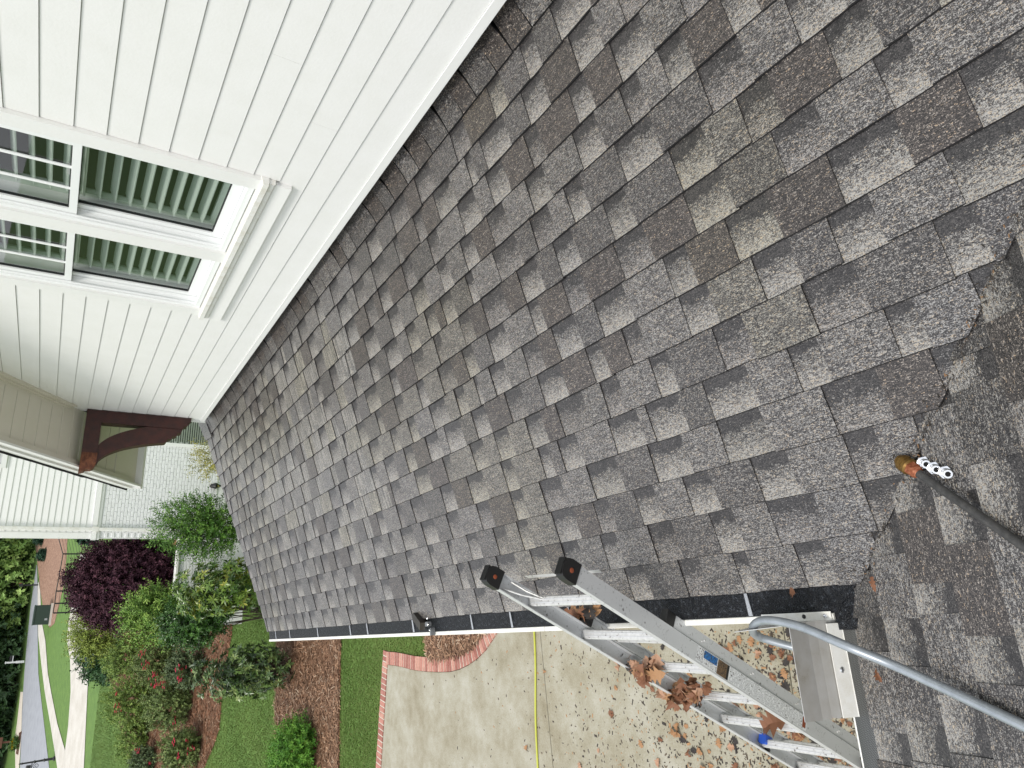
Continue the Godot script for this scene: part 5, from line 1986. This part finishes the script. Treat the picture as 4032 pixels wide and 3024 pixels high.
func build_plants() -> void:
	var rose := [lin(80, 100, 54), lin(110, 130, 72), lin(144, 158, 98)]
	var rose_l := [lin(84, 112, 48), lin(116, 142, 66), lin(154, 172, 92)]
	var rose_d := [lin(66, 84, 54), lin(90, 108, 72), lin(116, 130, 92)]
	var green := [lin(48, 84, 26), lin(78, 118, 44), lin(122, 156, 70)]
	var bright := [lin(74, 108, 42), lin(112, 146, 62), lin(160, 184, 94)]
	var dark := [lin(34, 62, 24), lin(56, 94, 36), lin(88, 128, 54)]
	var purple := [lin(46, 28, 38, 0.9), lin(74, 46, 58, 0.9), lin(104, 68, 78, 0.9)]
	var olive := [lin(112, 116, 54), lin(150, 146, 70), lin(178, 170, 96)]
	var mag := [lin(34, 54, 30), lin(56, 80, 44), lin(96, 120, 68), lin(150, 164, 100)]
	var mag_y := [lin(48, 76, 34), lin(78, 108, 46), lin(122, 146, 62), lin(176, 168, 78)]
	plant("purple_shrub", "large rounded dark purple-leaved shrub beside the white wing corner", "shrub", "", 512, 2292, 180, 166, -21.6, {"bulge": 0.2, "count": 7000, "slen": 0.22, "per": 10, "ll": 0.075, "lw": 0.04, "cols": purple, "mat": M.purple_leaf, "thick_set": 1.0, "lo": 0.55, "hi": 1.0, "stems": 9, "thick": 0.03, "ground": false})
	plant("leafy_shrub", "loose green shrub against the white brick wing at the roof edge", "shrub", "", 790, 2075, 150, 110, -18.2, {"count": 620, "slen": 0.26, "per": 9, "ll": 0.075, "lw": 0.03, "cols": green, "lo": 0.15, "hi": 1.05, "stems": 12})
	plant("leafy_shrub", "sparse olive-yellow shrub top just showing over the roof edge by the striped window", "shrub", "", 850, 1805, 70, 75, -17.4, {"count": 120, "slen": 0.24, "per": 8, "ll": 0.06, "lw": 0.026, "cols": olive, "lo": 0.1, "hi": 1.05})
	plant("magnolia", "magnolia with some yellowing leaf tips partly behind the roof corner", "magnolia", "young magnolias", 868, 2322, 140, 92, -15.4, {"count": 230, "slen": 0.14, "per": 10, "ll": 0.125, "lw": 0.05, "cols": mag_y, "mat": M.gloss_leaf, "rosette": true, "thick_set": 1.5, "lo": 0.2, "hi": 1.0, "stems": 16, "thick": 0.016})
	plant("leafy_shrub", "light green upright shrub in front of the low white wall", "shrub", "", 630, 2420, 112, 95, -18.7, {"count": 520, "slen": 0.24, "per": 9, "ll": 0.08, "lw": 0.034, "cols": bright, "lo": 0.2, "hi": 1.05, "stems": 10})
	plant("leafy_shrub", "dense glossy dark green shrub at the mulched bed edge by the low white wall", "shrub", "", 765, 2440, 108, 92, -17.9, {"count": 760, "slen": 0.2, "per": 9, "ll": 0.07, "lw": 0.034, "cols": dark, "mat": M.gloss_leaf, "lo": 0.25, "hi": 1.0})
	plant("hydrangea", "dark-leaved hydrangea with a few blue flower heads beside the front walk", "hydrangea", "", 402, 2590, 70, 92, 0.0, {"count": 420, "slen": 0.2, "per": 7, "ll": 0.11, "lw": 0.075, "cols": [lin(36, 66, 40), lin(56, 90, 52), lin(84, 116, 66)], "lo": 0.3, "hi": 1.0,
		"blooms": [[338, 2590, 14, 0.05], [366, 2578, 10, 0.04], [401, 2575, 8, 0.03], [446, 2520, 6, 0.03]], "bloom": lin(110, 128, 214, 0.9), "bloom2": lin(150, 160, 226, 0.9), "petal": 0.04})
	plant("leafy_shrub", "pale yellow-green shrub between the purple shrub and the hydrangea", "shrub", "", 368, 2490, 62, 80, -25.0, {"count": 330, "slen": 0.3, "per": 9, "ll": 0.09, "lw": 0.036, "cols": [lin(96, 116, 48), lin(134, 150, 66), lin(166, 178, 96)], "lo": 0.2, "hi": 1.1})
	var red := lin(206, 44, 76, 0.9)
	var red2 := lin(226, 92, 120, 0.9)
	var rb := {"slen": 0.15, "per": 9, "ll": 0.06, "lw": 0.04, "lo": 0.3, "hi": 1.0, "stems": 10, "bloom": red, "bloom2": red2, "petal": 0.055}
	var list := [
		["pale green rose bush between the hydrangea and the red-flowered rose", 500, 2590, 76, 84, 420, rose_l, []],
		["rose bush topped with two clusters of red flowers below the light green shrub", 612, 2605, 66, 72, 330, rose, [[566, 2570, 10, 0.07], [578, 2622, 12, 0.07], [608, 2660, 9, 0.06]]],
		["rounded grey-green rose bush beside the tall magnolia, with one row of red flowers", 735, 2630, 62, 62, 330, rose_d, [[712, 2640, 12, 0.06], [708, 2670, 12, 0.06], [757, 2642, 4, 0.03]]],
		["wide pale green rose bush along the lawn with red flowers on its far side", 520, 2762, 84, 84, 480, rose_l, [[462, 2790, 9, 0.06], [460, 2732, 4, 0.03]]],
		["rose bush with sparse pink flowers above the bare straw", 664, 2772, 80, 90, 460, rose, [[618, 2692, 9, 0.06], [648, 2690, 6, 0.05], [696, 2836, 4, 0.04]]],
		["low light green rose bush at the straw bed's lawn edge", 528, 2905, 50, 82, 300, rose_l, []],
		["small rose bush with scattered red flowers standing alone in the straw", 716, 2952, 70, 66, 330, rose, [[686, 2920, 4, 0.05], [752, 2950, 6, 0.05], [702, 2975, 4, 0.04], [735, 2918, 3, 0.04]]],
		["low rose bush with a red flower cluster at the straw bed's end", 570, 2992, 40, 46, 200, rose_d, [[548, 2958, 5, 0.06], [592, 2998, 5, 0.05]]]]
	for q in list:
		var o := rb.duplicate()
		o.count = q[5]
		o.cols = q[6]
		if q[7].size() > 0:
			o.blooms = q[7]
		plant("rose_bush", q[0], "rose bush", "rose bushes in the straw bed", q[1], q[2], q[3], q[4], 0.0, o)
	var m2z := ground(1150, 2640).z
	plant("magnolia", "dark glossy magnolia standing alone in the pine straw strip", "magnolia", "young magnolias", 968, 2640, 168, 84, m2z, {"count": 220, "slen": 0.13, "per": 10, "ll": 0.12, "lw": 0.048, "cols": mag, "mat": M.gloss_leaf, "rosette": true, "thick_set": 1.5, "lo": 0.15, "hi": 1.05, "stems": 18, "thick": 0.018, "ground": false})
	plant("leafy_shrub", "bright green feathery shrub in the pine straw strip by the brick edging", "shrub", "", 1158, 2960, 66, 108, 0.0, {"count": 420, "slen": 0.2, "per": 12, "ll": 0.075, "lw": 0.022, "cols": [lin(58, 104, 34), lin(92, 142, 50), lin(132, 172, 74)], "lo": 0.2, "hi": 1.0})
	for q in [[158, 2118, 14, 22], [170, 2185, 10, 15], [352, 2098, 18, 20]]:
		plant("small_evergreen", ["small dark evergreen on the mulched bank beside the tree line", "lone small blue-green evergreen in the middle of the mulched bank", "low green shrub at the foot of the wing's corner by the fence"][[158, 170, 352].find(q[0])], "shrub", "small evergreens", q[0], q[1], q[2], q[3], 0.0 if q[0] < 300 else -24.0, {"count": 120, "slen": 0.2, "per": 8, "ll": 0.16, "lw": 0.06, "cols": [lin(30, 56, 44), lin(44, 74, 56), lin(60, 92, 64)], "lo": 0.2, "hi": 1.0})
	# the wood across the street
	var names := ["pale green broad tree rising behind the mulched bank", "deep green tree behind the white wing's downspout", "dark evergreen beyond the black mailbox", "mid-green tree across the street opposite the green cabinet", "shadowy tree beside the white mailbox post", "dense dark tree behind the far driveway", "dark tree over the yellow flower planter", "dark tree beyond the timber post"]
	var deep := [lin(64, 94, 50), lin(96, 128, 70), lin(134, 164, 94)]
	var fresh := [lin(96, 128, 64), lin(138, 170, 90), lin(184, 206, 126)]
	var inky := [lin(40, 60, 40), lin(60, 86, 54), lin(86, 114, 70)]
	var trees := [[135, 2290, fresh, 4.2], [132, 2120, deep, 5.0], [132, 2215, deep, 4.5], [108, 2420, fresh, 3.8], [94, 2560, inky, 4.5], [84, 2700, inky, 4.5], [55, 2840, inky, 4.5], [30, 2990, inky, 4.5]]
	for i in trees.size():
		var q = trees[i]
		var b := ground(q[0], q[1])
		b += Vector3(0, 0, -3.0)
		b.y = terrain(b.z)
		var t := thing("tree", names[i], "tree", b, "trees across the street")
		var hgt := 11.0
		var mb := MB.new()
		mb.tube([b - Vector3(0, 0.2, 0), b + Vector3(0.2, 3.5, 0), b + Vector3(-0.1, hgt * 0.8, 0)], [0.3, 0.22, 0.06], 8)
		for k in 8:
			var a := k * 2.1 + i
			var y0 := 1.2 + k * 0.9
			mb.tube([b + Vector3(0.05, y0, 0), b + Vector3(cos(a) * 1.6, y0 + 0.9, sin(a) * 1.6), b + Vector3(cos(a) * 3.0, y0 + 1.2, sin(a) * 3.0)], [0.1, 0.06, 0.02], 5)
		part("trunk", mb, M.bark, t)
		mb = MB.new()
		sprigs(mb, b + Vector3(0, hgt * 0.42, 0), Vector3(q[3], hgt * 0.5, 3.6), 2200, 0.8, 8, 0.34, 0.2, q[2], 900 + i, 0.35, 1.05)
		part("crown", mb, M.leaf, t)

# ---------------------------------------------------------------- along the street
func post_between(px0: float, px1: float, py: float) -> Array:
	var b := ground(px1, py)
	var top := at_z(px0, py, b.z)
	return [b, Vector3(b.x, top.y, b.z)]

func build_street() -> void:
	var mb := MB.new()
	# wire fence
	var a := post_between(248, 345, 2181)
	var ph: float = a[1].y - a[0].y
	var g: Vector3 = ground(352, 2372)
	var gt := at_z(215, 2372, g.z)
	var e := ground(330, 2050)
	var f := thing("wire_fence", "black wire fence with square posts in front of the mulched bank", "fence", a[0])
	var pa: Vector3 = a[0]
	var hgt := gt.y - g.y
	var posts := [pa, g + Vector3(0.55, 0, 0), g, g + Vector3(-0.42, 0, 0), e]
	var tops := [a[1], Vector3(g.x + 0.55, gt.y, g.z), gt, Vector3(g.x - 0.42, gt.y, g.z), e + Vector3(0, hgt, 0)]
	for i in posts.size():
		mb = MB.new()
		var b0: Vector3 = posts[i]
		b0.y = terrain(b0.z) - 0.05
		var b1: Vector3 = tops[i]
		b1.x = b0.x
		b1.z = b0.z
		mb.bar((b0 + b1) * 0.5, Vector3(0.032, 0, 0), Vector3(0, 0, 0.032), (b1 - b0) * 0.5, 0.006)
		part("post", mb, M.iron, f)
	for k in 9:
		var fr := 1.0 - k * 0.115
		for seg in [[4, 0], [0, 1], [1, 3]]:
			var p: Vector3 = (posts[seg[0]] as Vector3).lerp(tops[seg[0]], fr)
			var q: Vector3 = (posts[seg[1]] as Vector3).lerp(tops[seg[1]], fr)
			mb = MB.new()
			var th := 0.022 if k == 0 else 0.007
			mb.tube([p, p.lerp(q, 0.5) - Vector3(0, 0.01, 0), q], [th, th, th], 5)
			part("rail" if k == 0 else "wire", mb, M.iron, f)
	# utility cabinet
	var cb := ground(200, 2420)
	var k := depth_of(cb) / FOCAL
	var w := 36.0 * k
	var hh := 56.0 * k
	var c := thing("utility_cabinet", "dark green utility cabinet on the grass beside the street", "cabinet", cb)
	mb = MB.new()
	mb.hexa([cb + Vector3(-w, 0, -w * 0.9), cb + Vector3(w, 0, -w * 0.9), cb + Vector3(w, 0, w * 0.9), cb + Vector3(-w, 0, w * 0.9),
		cb + Vector3(-w, hh, -w * 0.9), cb + Vector3(w, hh, -w * 0.9), cb + Vector3(w * 0.98, hh * 0.94, w * 0.9), cb + Vector3(-w * 0.98, hh * 0.94, w * 0.9)])
	part("body", mb, M.box_green, c)
	mb = MB.new()
	mb.hexa([cb + Vector3(-w * 1.03, hh, -w * 0.95), cb + Vector3(w * 1.03, hh, -w * 0.95), cb + Vector3(w * 1.03, hh * 0.94, w * 0.96), cb + Vector3(-w * 1.03, hh * 0.94, w * 0.96),
		cb + Vector3(-w * 1.03, hh * 1.05, -w * 0.95), cb + Vector3(w * 1.03, hh * 1.05, -w * 0.95), cb + Vector3(w * 1.03, hh * 0.99, w * 0.96), cb + Vector3(-w * 1.03, hh * 0.99, w * 0.96)])
	part("lid", mb, M.box_top, c)
	mb = MB.new()
	mb.bar(cb + Vector3(0, hh * 0.47, w * 0.915), Vector3(w * 0.9, 0, 0), Vector3(0, 0, 0.012), Vector3(0, hh * 0.40, 0), 0.006)
	var dr := part("door", mb, M.box_green, c)
	mb = MB.new()
	mb.bar(cb + Vector3(-w * 0.5, hh * 0.25, w * 0.94), Vector3(0.05, 0, 0), Vector3(0, 0, 0.02), Vector3(0, 0.07, 0), 0.006)
	part("handle", mb, M.chrome, dr)
	mb = MB.new()
	mb.box(cb + Vector3(-w * 1.15, -0.15, -w * 1.1), cb + Vector3(w * 1.15, 0.05, w * 1.1))
	part("pad", mb, M.walk, c)
	# black mailbox by the bank
	var mp := post_between(92, 152, 2303)
	var mbx := thing("mailbox", "black mailbox with a red flag on a thin post against the trees", "mailbox", mp[0])
	mb = MB.new()
	mb.bar((mp[0] + mp[1]) * 0.5, Vector3(0.045, 0, 0), Vector3(0, 0, 0.045), (mp[1] - mp[0]) * 0.5, 0.01)
	part("post", mb, M.iron, mbx)
	mail_body(mbx, mp[1], 1.0, true, 0.0)
	# white mailbox post
	mp = post_between(20, 96, 2605)
	var ht: float = mp[1].y - mp[0].y
	var u := ht / 1.5
	var wm := thing("mailbox", "white square mailbox post with a black box across the street", "mailbox", mp[0])
	mb = MB.new()
	mb.bar((mp[0] + mp[1]) * 0.5, Vector3(0.075 * u, 0, 0), Vector3(0, 0, 0.075 * u), (mp[1] - mp[0]) * 0.5, 0.01)
	part("post", mb, M.trim, wm)
	for q in [[0.0, 0.11, 0.45], [0.96, 0.11, 0.05], [0.42, 0.095, 0.03]]:
		mb = MB.new()
		var cc: Vector3 = mp[0] + Vector3(0, ht * q[0] + (ht * q[2] * 0.5 if q[0] == 0.0 else 0.0), 0)
		mb.bar(cc, Vector3(q[1] * u, 0, 0), Vector3(0, 0, q[1] * u), Vector3(0, ht * q[2] * 0.5, 0), 0.01)
		part("collar", mb, M.trim, wm)
	mb = MB.new()
	mb.bar(mp[0] + Vector3(0.3 * u, ht * 0.62, 0), Vector3(0, 0.04 * u, 0), Vector3(0, 0, 0.05 * u), Vector3(0.28 * u, 0, 0), 0.01)
	part("arm", mb, M.trim, wm)
	mail_body(wm, mp[0] + Vector3(0.34 * u, ht * 0.66, 0), u * 0.9, false, PI / 2)
	# ornate black post nearest the walk
	var pb := ground(217, 2986)
	var pt := at_z(75, 3009, pb.z)
	var lp2 := thing("mailbox", "black cast-iron mailbox post with a scroll bracket beside the street", "mailbox", pb)
	var hgt2 := pt.y - pb.y
	mb = MB.new()
	var ax := (pt - pb).normalized()
	mb.lathe(pb, ax, [[0.10, 0.0], [0.10, 0.06], [0.06, 0.10], [0.055, hgt2 * 0.28], [0.08, hgt2 * 0.30], [0.05, hgt2 * 0.33], [0.04, hgt2 * 0.55], [0.075, hgt2 * 0.57], [0.04, hgt2 * 0.6], [0.036, hgt2 * 0.9], [0.06, hgt2 * 0.92], [0.03, hgt2 * 0.95], [0.045, hgt2 * 0.98], [0.0, hgt2 * 1.02]], 12)
	part("post", mb, M.iron, lp2)
	var mm := pb + ax * hgt2 * 0.66
	mail_body(lp2, mm + Vector3(-0.36, 0.0, 0), 0.85, false, PI / 2)
	mb = MB.new()
	var sc := []
	var sr := []
	for i in 26:
		var an := i * 0.42
		var rr := 0.14 * (1.0 - i / 30.0)
		sc.append(mm + Vector3(-0.17, -0.2, 0) + Vector3(cos(an) * rr, sin(an) * rr, 0))
		sr.append(0.014)
	mb.tube(sc, sr, 6)
	mb.bar(mm + Vector3(-0.3, -0.03, 0), Vector3(0, 0.02, 0), Vector3(0, 0, 0.02), Vector3(0.3, 0, 0), 0.004)
	part("scroll_bracket", mb, M.iron, lp2)
	# timber planter with yellow flowers across the street
	var tp := ground(80, 2925)
	var k2 := depth_of(tp) / FOCAL
	var tl := thing("timber_planter", "brown timber planter holding yellow flowers across the street", "planter", tp)
	for i in 3:
		mb = MB.new()
		mb.bar(tp + Vector3(0, k2 * 3.2 * (i + 0.5), 0), Vector3(0, k2 * 1.5, 0), Vector3(0, 0, k2 * 4), Vector3(k2 * 42.0 * (1.0 - i * 0.05), 0, 0), 0.01)
		part("plank", mb, M.timber, tl)
	mb = MB.new()
	var r := RandomNumberGenerator.new()
	r.seed = 31
	sprigs(mb, tp + Vector3(0, k2 * 16, -k2 * 4), Vector3(k2 * 22, k2 * 8, k2 * 6), 90, 0.2, 8, 0.14, 0.06, [lin(60, 90, 40), lin(90, 120, 60)], 12)
	var fl := obj("flower_clump", mb.mesh(), M.leaf)
	tag(fl, "leafy flowers with yellow heads growing in the timber planter", "flowers")
	mb = MB.new()
	for i in 40:
		var w2 := tp + Vector3(r.randf_range(-16, 16) * k2, (18 + r.randf() * 8) * k2, r.randf_range(-3, 3) * k2)
		for j in 5:
			mb.leaf(w2, Vector3(cos(TAU * j / 5.0), 0.5, sin(TAU * j / 5.0)).normalized(), Vector3.UP, 0.14, 0.12, lin(232, 206, 40, 0.9))
	part("flower_heads", mb, M.petal, fl)
	var tpost := post_between(-20, 62, 2918)
	mb = MB.new()
	mb.bar((tpost[0] + tpost[1]) * 0.5, Vector3(k2 * 3.4, 0, 0), Vector3(0, 0, k2 * 3.4), (tpost[1] - tpost[0]) * 0.5, 0.02)
	mb.bar(tpost[1] - Vector3(0, k2 * 14, 0) + Vector3(0, 0, k2 * 5.5), Vector3(0, k2 * 12, 0), Vector3(0, 0, k2 * 2), Vector3(k2 * 20, 0, 0), 0.02)
	var tob := obj("timber_post", mb.mesh(), M.timber)
	tag(tob, "weathered timber post with a cross board behind the flower planter", "post")

func mail_body(parent: Node3D, at: Vector3, u: float, flag: bool, turn: float) -> void:
	var fwd := Vector3(sin(turn), 0, cos(turn))
	var side := Vector3(cos(turn), 0, -sin(turn))
	var mb := MB.new()
	var ring := []
	for i in 9:
		var an := PI * i / 8.0
		ring.append([0.1 * u * cos(an), 0.14 * u + 0.1 * u * sin(an)])
	ring.append([-0.1 * u, 0.0])
	ring.append([0.1 * u, 0.0])
	mb.prism(ring, at - fwd * 0.26 * u, side, Vector3.UP, fwd * 0.52 * u)
	var b := part("box", mb, M.iron, parent)
	mb = MB.new()
	mb.bar(at + fwd * 0.27 * u + Vector3(0, 0.11 * u, 0), side * 0.09 * u, Vector3.UP * 0.1 * u, fwd * 0.012 * u, 0.004)
	part("door", mb, M.iron, b)
	if flag:
		mb = MB.new()
		mb.bar(at + side * 0.12 * u + fwd * 0.1 * u + Vector3(0, 0.17 * u, 0), side * 0.008 * u, fwd * 0.05 * u, Vector3.UP * 0.09 * u, 0.002)
		part("flag", mb, mat(s(170, 40, 44), 0.5), b)
